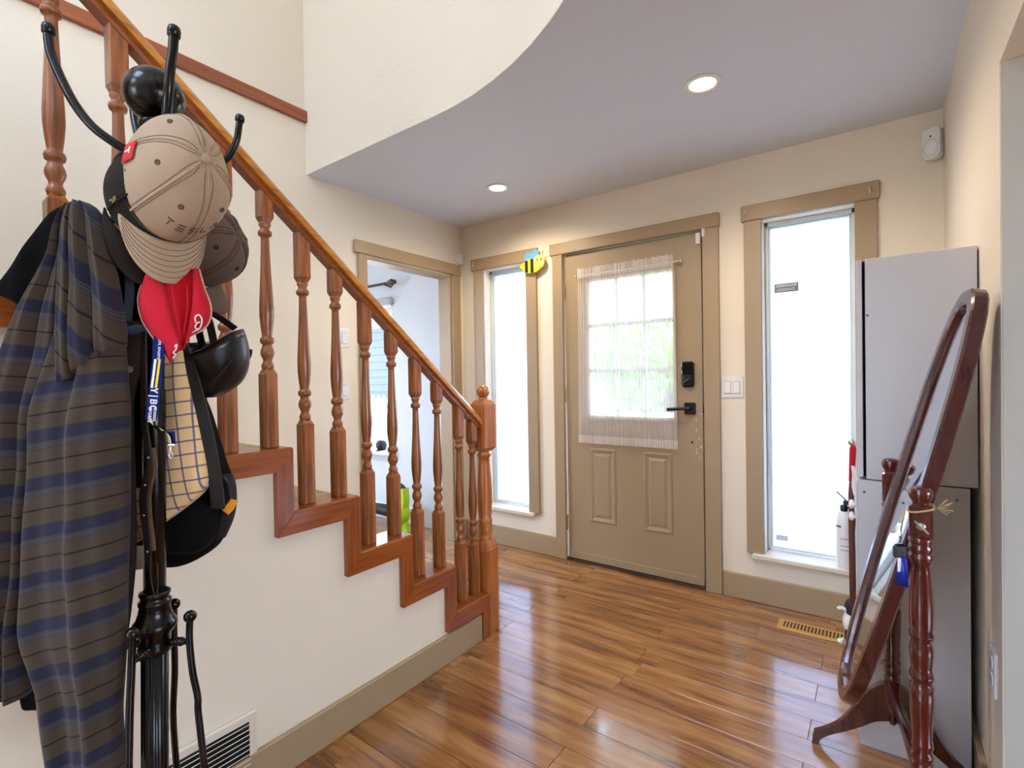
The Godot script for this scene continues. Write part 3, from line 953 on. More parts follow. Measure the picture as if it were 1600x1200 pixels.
func build_floor() -> void:
	var fl := structure("floor", bx(Vector3(-6.1, -0.12, -0.16), Vector3(4.3, -0.004, 6.66)), mats["laminate_3"], "honey laminate floor of long boards with brown streaks", "floor")
	var rng := RandomNumberGenerator.new()
	rng.seed = 11
	var shared := {}
	var plank := func(x0: float, x1: float, z0: float, z1: float) -> ArrayMesh:
		var key := "%.3f %.3f" % [x1 - x0, z1 - z0]
		if shared.has(key):
			return shared[key]
		var q := g()
		var c := 0.0014
		var l := x1 - x0
		var w := z1 - z0
		var top := [Vector3(c, 0, c), Vector3(l - c, 0, c), Vector3(l - c, 0, w - c), Vector3(c, 0, w - c)]
		var low := [Vector3(0.0004, -0.0022, 0.0004), Vector3(l - 0.0004, -0.0022, 0.0004), Vector3(l - 0.0004, -0.0022, w - 0.0004), Vector3(0.0004, -0.0022, w - 0.0004)]
		var p := PackedVector3Array([top[0], top[1], top[2], top[0], top[2], top[3]])
		for i in 4:
			var k := (i + 1) % 4
			p.append_array([top[i], low[k], top[k], top[i], low[i], low[k]])
		for i in 4:
			low[i].y = -0.008
		p.append_array([low[0], low[2], low[1], low[0], low[3], low[2]])
		var uv := PackedVector2Array()
		for v in p:
			uv.append(Vector2(v.x, v.z))
		q.emit(p, uv, false)
		shared[key] = q.commit()
		return shared[key]
	var rest := {}
	for row in range(-1, 54):
		var z0 := maxf(0.0, 0.0533 + 0.1214 * row)
		var z1 := 0.0533 + 0.1214 * (row + 1)
		for k in range(-5, 5):
			var x0 := -0.842 + 1.29 * k + (0.645 if posmod(row, 2) == 1 else 0.0)
			var x1 := x0 + 1.29
			x0 = maxf(x0, -6.0)
			x1 = minf(x1, 4.2)
			if x1 - x0 < 0.02:
				continue
			var pick := rng.randi() % 9
			if row < 20 and x1 > -4.6 and x0 < 0.3:
				var o := part("plank", plank.call(x0, x1, z0, z1), mats["laminate_%d" % pick], fl)
				o.position = Vector3(x0, 0, z0)
			else:
				if not rest.has(pick):
					rest[pick] = g()
				rest[pick].box(Vector3((x0 + x1) / 2, -0.004, (z0 + z1) / 2), Vector3(x1 - x0 - 0.001, 0.008, z1 - z0 - 0.001))
	for pick in rest:
		var o := part("planks", rest[pick], mats["laminate_%d" % pick], fl)
		o.set_meta("kind", "stuff")


func riser(k: int) -> float:
	return 1.085 if k == 1 else 1.07 + 0.2475 * (k - 1)


func build_stairs() -> void:
	var n := 13
	var rise := 0.2015
	# white wall under the flight, stepped along its top
	var poly := PackedVector2Array([Vector2(1.09, -0.1)])
	for k in range(1, n + 1):
		poly.append(Vector2(riser(k) + 0.004, rise * k - 0.012))
		poly.append(Vector2(riser(k + 1) + 0.004, rise * k - 0.012))
	poly.append(Vector2(riser(n + 1) + 0.004, -0.1))
	var q := g()
	q.prism(poly, Vector3(-1.51, 0, 0), Vector3(0, 0, 1), Vector3(0, 1, 0), 0.10)
	structure("wall_stair", q, mats["wall_paint"], "white wall closing the side of the staircase under the stepped wooden trim", "wall")
	var s := thing("staircase", "carpeted staircase with stepped orange-brown wooden edge trim", "staircase")
	for k in range(1, n + 1):
		var y := rise * k
		var z0 := riser(k)
		var z1 := riser(k + 1)
		part("step", bx(Vector3(-2.584, y - rise if k > 1 else 0.0, z0 + 0.01), Vector3(-1.612, y, z1 + 0.03), 0.008), mats["carpet"], s, "beige carpeted step" if k == 1 else "")
		# stepped trim on the wall's face: a level board and a riser board, mitred, and a cap board
		var f := 0.067
		var e := 0.056
		q = g()
		q.prism(PackedVector2Array([Vector2(z0, y - 0.001), Vector2(z1 - 0.001, y - 0.001), Vector2(z1 + e - 0.001, y - f), Vector2(z0 + e, y - f)]), Vector3(-1.51, 0, 0), Vector3(0, 0, 1), Vector3(0, 1, 0), -0.023)
		part("level_trim", q, mats["oak_along"], s)
		q = g()
		var lo := y - rise
		if k == 1:
			q.prism(PackedVector2Array([Vector2(z0, y - 0.001), Vector2(z0 + e - 0.001, y - f), Vector2(z0 + e, 0.004), Vector2(z0, 0.004)]), Vector3(-1.51, 0, 0), Vector3(0, 0, 1), Vector3(0, 1, 0), -0.022)
		else:
			q.prism(PackedVector2Array([Vector2(z0, y - 0.002), Vector2(z0 + e - 0.001, y - f), Vector2(z0 + e - 0.001, lo - f), Vector2(z0, lo)]), Vector3(-1.51, 0, 0), Vector3(0, 0, 1), Vector3(0, 1, 0), -0.022)
		part("riser_trim", q, mats["oak_riser"], s)
		q = g()
		q.box(Vector3(-1.552, y - 0.004, (z0 + z1) / 2 + 0.0), Vector3(0.128, 0.016, z1 - z0 + 0.006), 0.005)
		part("cap_board", q, mats["oak_along"], s)
	# balustrade
	var b := thing("banister", "turned wooden banister with newel post along the staircase", "banister")
	var slope := 0.81
	var rail_low := func(z: float) -> float: return 0.998 + slope * (z - 1.087)
	q = g()
	var zr0 := 1.05
	var zr1 := 4.0
	var x0 := -1.546
	var sec := [Vector2(-0.031, 0.0), Vector2(-0.031, 0.013), Vector2(-0.026, 0.024), Vector2(-0.014, 0.031), Vector2(0.0, 0.033), Vector2(0.014, 0.031), Vector2(0.026, 0.024), Vector2(0.031, 0.013), Vector2(0.031, 0.0)]
	var rings := []
	for z in [zr0, zr1]:
		var r := PackedVector3Array()
		for p in sec:
			r.append(Vector3(x0 + p.x, rail_low.call(z) + p.y * 1.3 - 0.003, z))
		rings.append(r)
	q.loft(rings, [], true, false)
	part("handrail", q, mats["oak_rail"], b)
	q = g()
	rings = []
	for z in [zr0, zr1]:
		var r := PackedVector3Array()
		for p in [Vector2(-0.019, -0.026), Vector2(-0.019, 0.002), Vector2(0.019, 0.002), Vector2(0.019, -0.026)]:
			r.append(Vector3(x0 + p.x, rail_low.call(z) + p.y, z))
		rings.append(r)
	q.loft(rings, [], true, false)
	part("under_rail", q, mats["oak_along"], b)
	# newel post: square blocks, turned shaft, ball
	q = g()
	q.box(Vector3(0, 0.20, 0), Vector3(0.088, 0.40, 0.088), 0.002)
	var pyr := []
	for e in [[0.0425, 0.398], [0.040, 0.415], [0.030, 0.446]]:
		pyr.append(PackedVector3Array([Vector3(-e[0], e[1], -e[0]), Vector3(e[0], e[1], -e[0]), Vector3(e[0], e[1], e[0]), Vector3(-e[0], e[1], e[0])]))
	q.loft(pyr, [], true, false)
	q.lathe([[0.030, 0.43], [0.0335, 0.45], [0.034, 0.456], [0.031, 0.462], [0.034, 0.475], [0.0365, 0.495], [0.034, 0.518], [0.0355, 0.524], [0.0365, 0.533], [0.034, 0.541], [0.031, 0.545], [0.033, 0.57], [0.0375, 0.63], [0.0375, 0.68], [0.0335, 0.745], [0.0285, 0.81], [0.0275, 0.838], [0.034, 0.842], [0.0355, 0.852], [0.033, 0.861], [0.027, 0.866], [0.029, 0.875]], 28)
	q.box(Vector3(0, 0.985, 0), Vector3(0.088, 0.20, 0.088), 0.002)
	var cap := []
	for e in [[0.043, 1.084], [0.0425, 1.092], [0.029, 1.112], [0.027, 1.115]]:
		cap.append(PackedVector3Array([Vector3(-e[0], e[1], -e[0]), Vector3(e[0], e[1], -e[0]), Vector3(e[0], e[1], e[0]), Vector3(-e[0], e[1], e[0])]))
	q.loft(cap, [], true, false)
	var low := []
	for e in [[0.028, 0.868], [0.0425, 0.886]]:
		low.append(PackedVector3Array([Vector3(-e[0], e[1], -e[0]), Vector3(e[0], e[1], -e[0]), Vector3(e[0], e[1], e[0]), Vector3(-e[0], e[1], e[0])]))
	q.loft(low, [], true, false)
	q.lathe([[0.0, 1.10], [0.029, 1.112], [0.025, 1.122], [0.022, 1.127]], 24)
	q.ball(Vector3(0, 1.155, 0), Vector3(0.034, 0.031, 0.034), 24, 14)
	var nw := part("newel_post", q, mats["oak_newel"], b)
	nw.position = Vector3(-1.546, 0, 1.046)
	# two kinds of baluster: on each tread the one nearer the landing stands taller
	var kinds := []
	for h in [0.28, 0.247]:
		q = g()
		var w := 0.0415
		var top := 0.80 if h > 0.26 else 0.775
		top = 1.0
		q.box(Vector3(0, h / 2 - 0.006, 0), Vector3(w, h - 0.014, w), 0.0022)
		for flip in [1.0, -1.0]:
			var base: float = h - 0.015 if flip > 0 else h + 0.458 + 0.015
			var rr := []
			for e in [[w / 2 - 0.002, 0.0], [w / 2 - 0.004, 0.006], [0.0125, 0.016]]:
				var y: float = base + flip * e[1]
				rr.append(PackedVector3Array([Vector3(-e[0], y, -e[0]), Vector3(e[0], y, -e[0]), Vector3(e[0], y, e[0]), Vector3(-e[0], y, e[0])]))
			q.loft(rr, [], true, false)
		var prof := []
		for e in [[-0.004, 0.0135], [0.006, 0.0165], [0.012, 0.0168], [0.018, 0.0145], [0.024, 0.0118], [0.03, 0.0122], [0.042, 0.0172], [0.051, 0.0188], [0.06, 0.0175], [0.07, 0.0138], [0.077, 0.0122], [0.081, 0.0175], [0.09, 0.0194], [0.098, 0.0175], [0.101, 0.0135], [0.106, 0.0135], [0.13, 0.0165], [0.165, 0.0192], [0.195, 0.0193], [0.24, 0.0172], [0.30, 0.0142], [0.36, 0.0121], [0.40, 0.0112], [0.413, 0.0112], [0.416, 0.017], [0.4245, 0.0189], [0.432, 0.017], [0.435, 0.0125], [0.442, 0.0125], [0.45, 0.0165], [0.46, 0.0135]]:
			prof.append([e[1] * 1.09, h + e[0]])
		q.lathe(prof, 18)
		kinds.append([q, h])
	var meshes := []
	for kd in kinds:
		# the upper block ends under the sloping rail
		var h: float = kd[1]
		var topy := 0.93
		var zc := 0.0
		var q2: Geo = kd[0]
		var r0 := PackedVector3Array()
		var r1 := PackedVector3Array()
		for c in [Vector2(-1, -1), Vector2(1, -1), Vector2(1, 1), Vector2(-1, 1)]:
			r0.append(Vector3(c.x * 0.019, h + 0.473, c.y * 0.019))
			r1.append(Vector3(c.x * 0.0175, 1.0, c.y * 0.0175))
		meshes.append([h, q2])
	var zs := []
	for k in range(1, 12):
		var za := 1.997 - 0.018 + 0.248 * (k - 4)
		zs.append([k, za if k > 1 else 1.222, 0])
		zs.append([k, za - 0.124 if k > 1 else 1.131, 1])
	var cache := {}
	for e in zs:
		var k: int = e[0]
		var z: float = e[1]
		var kind: int = e[2]
		var y: float = rise * k + 0.003
		var h: float = meshes[kind][0]
		var top: float = rail_low.call(z) - 0.03 - y
		var key := "%d %.2f" % [kind, top]
		var holder := part("baluster", cache.get(key, null) if cache.has(key) else baluster(meshes[kind][1], h, top, slope), mats["oak_upright"], b)
		cache[key] = holder.mesh
		holder.position = Vector3(-1.549, y, z)
		holder.rotation.y = 0.0


var baluster_base := {}


func baluster(q: Geo, h: float, top: float, slope: float) -> ArrayMesh:
	if not baluster_base.has(h):
		baluster_base[h] = q.commit()
	var st := SurfaceTool.new()
	st.begin(Mesh.PRIMITIVE_TRIANGLES)
	st.append_from(baluster_base[h], 0, Transform3D())
	var q2 := g()
	var w := 0.0202
	var ring := func(ins: float, y: float, lift: float) -> PackedVector3Array:
		var r := PackedVector3Array()
		for c in [Vector2(-1, -0.86), Vector2(-0.86, -1), Vector2(0.86, -1), Vector2(1, -0.86), Vector2(1, 0.86), Vector2(0.86, 1), Vector2(-0.86, 1), Vector2(-1, 0.86)]:
			r.append(Vector3(c.x * (w - ins), y + lift * c.y * w, c.y * (w - ins)))
		return r
	q2.loft([ring.call(0.0, h + 0.473, 0.0), ring.call(0.0, top, slope)], [], true, false)
	st.append_from(q2.commit(), 0, Transform3D())
	return st.commit()


func build_side_room() -> void:
	# doorway casing in the left wall
	var tp: Material = mats["taupe"]
	var c := thing("trim_4", "taupe casing around the doorway behind the banister", "casing", Vector3.ZERO, "", "structure")
	part("side_casing", bx(Vector3(-2.585, 0, 0.042), Vector3(-2.565, 1.999, 0.131), 0.003), tp, c)
	part("side_casing", bx(Vector3(-2.585, 0, 0.906), Vector3(-2.565, 1.999, 0.972), 0.003), tp, c)
	part("head_casing", bx(Vector3(-2.585, 1.999, 0.038), Vector3(-2.559, 2.078, 0.998), 0.004), tp, c)
	part("jamb", bx(Vector3(-2.70, 0, 0.131), Vector3(-2.585, 1.988, 0.143)), tp, c)
	part("jamb", bx(Vector3(-2.70, 0, 0.894), Vector3(-2.585, 1.988, 0.906)), tp, c)
	part("jamb", bx(Vector3(-2.70, 1.976, 0.143), Vector3(-2.585, 1.988, 0.894)), tp, c)
	# cool paint on this room's side of the front wall
	var wf := get_node("wall_front")
	part("side_room_lining", wall_geo(-6.0, -2.70, 0.0, 2.42, [[-4.7, -3.40, 0.60, 1.86]], func(u, y, k): return Vector3(u, y, 0.003 * (1 - k))), mats["cool_paint"], wf, "cool white painted face")
	# its window
	var r := thing("window_3", "white window with a deep sill seen through the doorway behind the balusters", "window", Vector3.ZERO, "", "structure")
	var wp: Material = mats["white_paint"]
	for e in [[-4.7, -4.66, 0.60, 1.86], [-3.44, -3.40, 0.60, 1.86], [-4.66, -3.44, 0.60, 0.645], [-4.66, -3.44, 1.815, 1.86], [-4.06, -4.02, 0.645, 1.815]]:
		part("window_frame", bx(Vector3(e[0], e[2], -0.13), Vector3(e[1], e[3], -0.08), 0.004), wp, r)
	part("pane", bx(Vector3(-4.66, 0.645, -0.107), Vector3(-4.06, 1.815, -0.103)), mats["clear_glass"], r)
	part("pane", bx(Vector3(-4.02, 0.645, -0.107), Vector3(-3.44, 1.815, -0.103)), mats["clear_glass"], r)
	part("sill", bx(Vector3(-4.76, 0.565, -0.135), Vector3(-3.36, 0.604, 0.06), 0.003), wp, r)
	var hb := thing("roller_blind", "rolled up silvery blind at the top of the window through the doorway", "blind")
	var q := g()
	q.tube([Vector3(-4.69, 1.90, 0.034), Vector3(-3.37, 1.90, 0.034)], 0.03, 16)
	part("blind_roll", q, mat("blind_silver", Color(0.80, 0.83, 0.87), 0.35), hb)
	part("bottom_bar", bx(Vector3(-4.68, 1.862, 0.004), Vector3(-3.38, 1.872, 0.030), 0.003), mats["blind_silver"], hb)
	var rod := thing("curtain_rod", "bronze curtain rod with turned end over the window through the doorway", "curtain rod")
	q = g()
	q.tube([Vector3(-4.9, 2.035, 0.09), Vector3(-3.33, 2.035, 0.09)], 0.011, 12)
	part("rod", q, mat("bronze", Color(0.36, 0.33, 0.30), 0.35, 0.8), rod)
	q = g()
	q.xf = Transform3D(Basis(Vector3.BACK, -PI / 2), Vector3(-3.33, 2.035, 0.09))
	q.lathe([[0.0, -0.005], [0.018, -0.002], [0.02, 0.006], [0.012, 0.014], [0.024, 0.026], [0.03, 0.04], [0.024, 0.054], [0.012, 0.064], [0.018, 0.07], [0.02, 0.078], [0.0, 0.084]], 16)
	part("finial", q, mats["bronze"], rod)
	q = g()
	q.tube([Vector3(-3.40, 2.035, 0.09), Vector3(-3.40, 2.02, 0.0)], 0.008, 8)
	q.lathe([[0.0, 0.0], [0.02, 0.0], [0.02, 0.006], [0.0, 0.006]], 12, Vector3(-3.40, 2.02, 0.004))
	part("bracket", q, mats["bronze"], rod)
	# a small dark thing on its sill
	var sp := thing("speaker", "small dark round speaker on the sill of the window through the doorway", "speaker", Vector3(-3.545, 0.60, 0.02))
	q = g()
	q.lathe([[0.0, 0.0], [0.032, 0.0], [0.036, 0.008], [0.046, 0.03], [0.048, 0.055], [0.040, 0.08], [0.02, 0.092], [0.0, 0.094]], 18)
	part("body", q, mat("speaker_blue", Color(0.10, 0.11, 0.17), 0.5), sp)
	q = g()
	q.lathe([[0.0, 0.0], [0.05, 0.0], [0.05, 0.006], [0.0, 0.006]], 18)
	part("base", q, mats["black_plastic"], sp)
	build_blower()


func build_blower() -> void:
	var b := thing("leaf_blower", "lime green cordless leaf blower with black tube on the floor through the doorway", "leaf blower", Vector3(-3.16, 0, 0.17))
	var lime := mat("lime", Color(0.66, 0.80, 0.08), 0.4)
	var q := g()
	q.tube(curve([Vector3(-0.56, 0.105, -0.06), Vector3(-0.40, 0.115, -0.045), Vector3(-0.24, 0.125, -0.03), Vector3(-0.10, 0.13, -0.01)], 4), [0.040, 0.040, 0.041, 0.042, 0.043, 0.044, 0.045, 0.046, 0.047, 0.048, 0.049, 0.05, 0.05], 16)
	part("nozzle", q, mat("nozzle_black", Color(0.05, 0.055, 0.06), 0.5), b)
	# fan housing: a disc-shaped shell lying in the plane of the tube
	q = g()
	q.xf = Transform3D(Basis(Vector3.RIGHT, PI / 2), Vector3(0, 0.135, -0.05))
	q.lathe([[0.0, 0.0], [0.07, 0.0], [0.092, 0.012], [0.1, 0.035], [0.1, 0.075], [0.092, 0.098], [0.06, 0.11], [0.055, 0.104], [0.0, 0.104]], 24)
	var fan := part("fan_housing", q, lime, b)
	q = g()
	q.xf = Transform3D(Basis(Vector3.RIGHT, PI / 2), Vector3(0, 0.135, 0.05))
	for k in 5:
		q.lathe([[0.012 + k * 0.009, 0.0], [0.016 + k * 0.009, 0.0], [0.016 + k * 0.009, 0.012], [0.012 + k * 0.009, 0.012], [0.012 + k * 0.009, 0.0]], 20)
	part("intake_grille", q, mats["black_plastic"], fan)
	q = g()
	q.prism(PackedVector2Array([Vector2(-0.09, 0.19), Vector2(0.02, 0.20), Vector2(0.05, 0.27), Vector2(0.055, 0.34), Vector2(0.09, 0.35), Vector2(0.095, 0.25), Vector2(0.08, 0.15), Vector2(0.02, 0.10), Vector2(-0.09, 0.13)]), Vector3(0, 0, -0.03), Vector3(1, 0, 0), Vector3(0, 1, 0), 0.065)
	part("housing", q, lime, b)
	q = g()
	q.tube(curve([Vector3(0.07, 0.335, 0.0), Vector3(0.02, 0.362, 0.0), Vector3(-0.06, 0.362, 0.0), Vector3(-0.10, 0.335, 0.0), Vector3(-0.105, 0.27, 0.0), Vector3(-0.09, 0.18, 0.0)], 5), 0.019, 12)
	part("handle", q, mat("grip_grey", Color(0.16, 0.18, 0.19), 0.7), b)
	q = g()
	q.prism(PackedVector2Array([Vector2(-0.07, 0.06), Vector2(0.02, 0.05), Vector2(0.05, 0.0), Vector2(0.11, 0.0), Vector2(0.08, 0.09), Vector2(0.04, 0.12)]), Vector3(0, 0, -0.02), Vector3(1, 0, 0), Vector3(0, 1, 0), 0.04)
	part("foot", q, lime, b)
	letters("POWER", 0.030, 0.002, mats["letter_white"], b, Transform3D(Basis(Vector3.UP, -0.09), Vector3(-0.33, 0.118, 0.008)))


func build_outside() -> void:
	one("porch_slab", bx(Vector3(-6.5, -0.25, -2.0), Vector3(4.5, -0.12, -0.16)), mat("concrete", Color(0.70, 0.69, 0.67), 0.9), "pale concrete porch slab outside the entrance door", "porch", "", "structure")
	one("lawn", bx(Vector3(-14, -0.4, -16), Vector3(14, -0.27, -2.0)), mat("grass", Color(0.42, 0.50, 0.27), 1.0), "green lawn outside beyond the porch", "lawn", "", "structure")
	one("yard", bx(Vector3(-14, -0.4, 6.8), Vector3(14, -0.27, 16)), mats["concrete"], "paved yard outside behind the house", "yard", "", "structure")
	var wm: Material = mats["white_paint"]
	one("porch_beam", bx(Vector3(-6.5, 1.93, -1.62), Vector3(4.5, 2.12, -1.46), 0.01), mat("beam_grey", Color(0.62, 0.64, 0.67), 0.7), "pale beam across the porch seen through the door curtain", "beam")
	var pr := thing("porch_roof", "small porch roof over the entrance door outside", "roof", Vector3(0, 0, 0))
	part("soffit", bx(Vector3(-2.2, 2.30, -1.75), Vector3(-0.35, 2.34, -0.165)), wm, pr)
	part("fascia_board", bx(Vector3(-2.2, 2.24, -1.78), Vector3(-0.35, 2.44, -1.75)), wm, pr)
	var ho := thing("grey_house", "grey house across the street seen through the door's curtained panes", "house", Vector3(-6.0, -0.3, -11.0))
	part("wall", bx(Vector3(-3, 0, -4), Vector3(3, 5.2, 0)), mat("house_grey", Color(0.40, 0.43, 0.48), 0.85), ho)
	for k in 20:
		part("siding_board", bx(Vector3(-3, k * 0.26, 0), Vector3(3, k * 0.26 + 0.25, 0.02)), mats["house_grey"], ho)
	for x in [-2.95, 0.62]:
		var pp := thing("porch_post", "square white porch post outside %s the entrance door" % ("left of" if x < -1 else "right of"), "post", Vector3(x, -0.12, -1.54))
		part("shaft", bx(Vector3(-0.06, 0, -0.06), Vector3(0.06, 2.05, 0.06), 0.008), wm, pp)
		part("plinth", bx(Vector3(-0.08, 0, -0.08), Vector3(0.08, 0.12, 0.08), 0.008), wm, pp)
	var rl := thing("porch_railing", "white porch railing outside the entrance door", "railing", Vector3(0, -0.12, -1.54))
	part("top_rail", bx(Vector3(-2.89, 0.95, -0.035), Vector3(-0.70, 1.0, 0.035), 0.006), wm, rl)
	part("bottom_rail", bx(Vector3(-2.89, 0.10, -0.025), Vector3(-0.70, 0.14, 0.025), 0.006), wm, rl)
	for k in 18:
		part("spindle", bx(Vector3(-2.80 + k * 0.12, 0.14, -0.014), Vector3(-2.772 + k * 0.12, 0.95, 0.014)), wm, rl)
	# trees seen through the door's window
	var bark := mat("bark", Color(0.30, 0.24, 0.19), 0.95)
	var leafm := mat("leaf_green", Color(0.34, 0.44, 0.20), 0.8)
	leafm.backlight_enabled = true
	leafm.backlight = Color(0.25, 0.32, 0.08)
	var rng := RandomNumberGenerator.new()
	rng.seed = 3
	for t in [[Vector3(-4.25, -0.27, -6.9), 2.9, 1.0, "leafy green tree outside seen through the middle panes of the door"], [Vector3(-2.45, -0.27, -4.3), 2.2, 0.9, "leafy green bush outside seen through the right panes of the door"]]:
		var tr := thing("garden_tree", t[3], "tree", t[0])
		var q := g()
		var hh: float = t[1]
		q.tube([Vector3(0, 0, 0), Vector3(0.03, hh * 0.3, 0.02), Vector3(-0.02, hh * 0.55, 0), Vector3(0.04, hh * 0.8, 0.02)], [0.09, 0.07, 0.05, 0.02], 10)
		for k in 6:
			var a := k * 1.1
			q.tube([Vector3(0, hh * (0.3 + k * 0.07), 0), Vector3(cos(a) * 0.35, hh * (0.45 + k * 0.07), sin(a) * 0.35), Vector3(cos(a) * 0.65, hh * (0.55 + k * 0.06), sin(a) * 0.65)], [0.035, 0.022, 0.008], 6)
		part("trunk", q, bark, tr)
		var p := PackedVector3Array()
		for k in 1500:
			var d := Vector3(rng.randfn(), rng.randfn() * 0.8, rng.randfn()).limit_length(1.6) * float(t[2]) * 0.55
			var c := Vector3(0, hh * 0.66, 0) + d
			var u := Vector3(rng.randfn(), rng.randfn(), rng.randfn()).normalized() * 0.07
			var v := u.cross(Vector3(rng.randfn(), rng.randfn(), rng.randfn())).normalized() * 0.04
			p.append_array([c - u, c - v, c + u, c - u, c + u, c + v])
		var st := g()
		st.emit(p, PackedVector2Array(), false, false)
		var fo := part("foliage", st, leafm, tr)
		fo.set_meta("kind", "stuff")
	# house and picket fence seen through the side room's window
	var nh := thing("neighbour_house", "dark slate blue house outside the window through the doorway", "house", Vector3(-12.5, -0.3, -6.0))
	part("wall", bx(Vector3(-4.5, 0, -3), Vector3(4.5, 3.2, 0)), mat("slate_blue", Color(0.20, 0.24, 0.33), 0.8), nh)
	for k in 16:
		part("siding_board", bx(Vector3(-4.5, k * 0.2, 0), Vector3(4.5, k * 0.2 + 0.19, 0.02), 0.004), mats["slate_blue"], nh)
	var q := g()
	q.prism(PackedVector2Array([Vector2(-3.4, 3.2), Vector2(0.4, 3.2), Vector2(-1.5, 4.3)]), Vector3(4.8, 0, 0), Vector3(0, 0, 1), Vector3(0, 1, 0), 9.6)
	part("roof", q, mat("roof_grey", Color(0.30, 0.30, 0.31), 0.9), nh)
	var pf := thing("picket_fence", "white picket fence outside the window through the doorway", "fence", Vector3(-6.4, -0.27, -2.3))
	for k in 26:
		var x := -1.3 + k * 0.13
		q = g()
		q.prism(PackedVector2Array([Vector2(x - 0.04, 0.03), Vector2(x + 0.04, 0.03), Vector2(x + 0.04, 1.18), Vector2(x, 1.25), Vector2(x - 0.04, 1.18)]), Vector3.ZERO, Vector3(1, 0, 0), Vector3(0, 1, 0), 0.02)
		part("picket", q, wm, pf)
	for y in [0.3, 0.95]:
		part("fence_rail", bx(Vector3(-1.4, y, -0.04), Vector3(2.05, y + 0.08, -0.002)), wm, pf)


func build_lights() -> void:
	var glow := mat("lamp_glow", Color(1, 0.97, 0.9), 0.4)
	glow.emission_enabled = true
	glow.emission = Color(1.0, 0.94, 0.82)
	glow.emission_energy_multiplier = 5.0
	for e in [[Vector3(-0.556, 2.373, 0.848), "round white recessed ceiling light nearer the right window, the larger-looking one"], [Vector3(-1.858, 2.373, 0.487), "round white recessed ceiling light nearer the doorway, the smaller-looking one"], [Vector3(-4.3, 2.42, 1.6), "round ceiling light of the room through the doorway behind the banister"]]:
		var r := thing("ceiling_light", e[1], "ceiling light", e[0], "recessed ceiling lights")
		var q := g()
		q.lathe([[0.050, 0.004], [0.068, 0.002], [0.071, -0.002], [0.068, -0.006], [0.054, -0.006], [0.050, -0.002], [0.050, 0.004]], 32)
		part("trim_ring", q, mats["white_plastic"], r)
		q = g()
		q.lathe([[0.0, -0.003], [0.05, -0.0025], [0.05, 0.003], [0.0, 0.003]], 28)
		part("lamp_disc", q, glow, r, "glowing diffuser disc")
		var l := SpotLight3D.new()
		l.name = "lamp"
		l.position = Vector3(0, -0.012, 0)
		l.rotation.x = -PI / 2
		l.spot_angle = 81.0
		l.spot_angle_attenuation = 0.75
		l.spot_range = 12.0
		l.spot_attenuation = 2.0
		l.light_color = Color(1.0, 0.92, 0.80)
		var side: bool = e[0].x < -3.0
		l.light_energy = 4.2 if side else DOWNLIGHT
		if side:
			l.light_color = Color(0.93, 0.96, 1.0)
		l.light_size = 0.05
		l.shadow_enabled = true
		r.add_child(l)


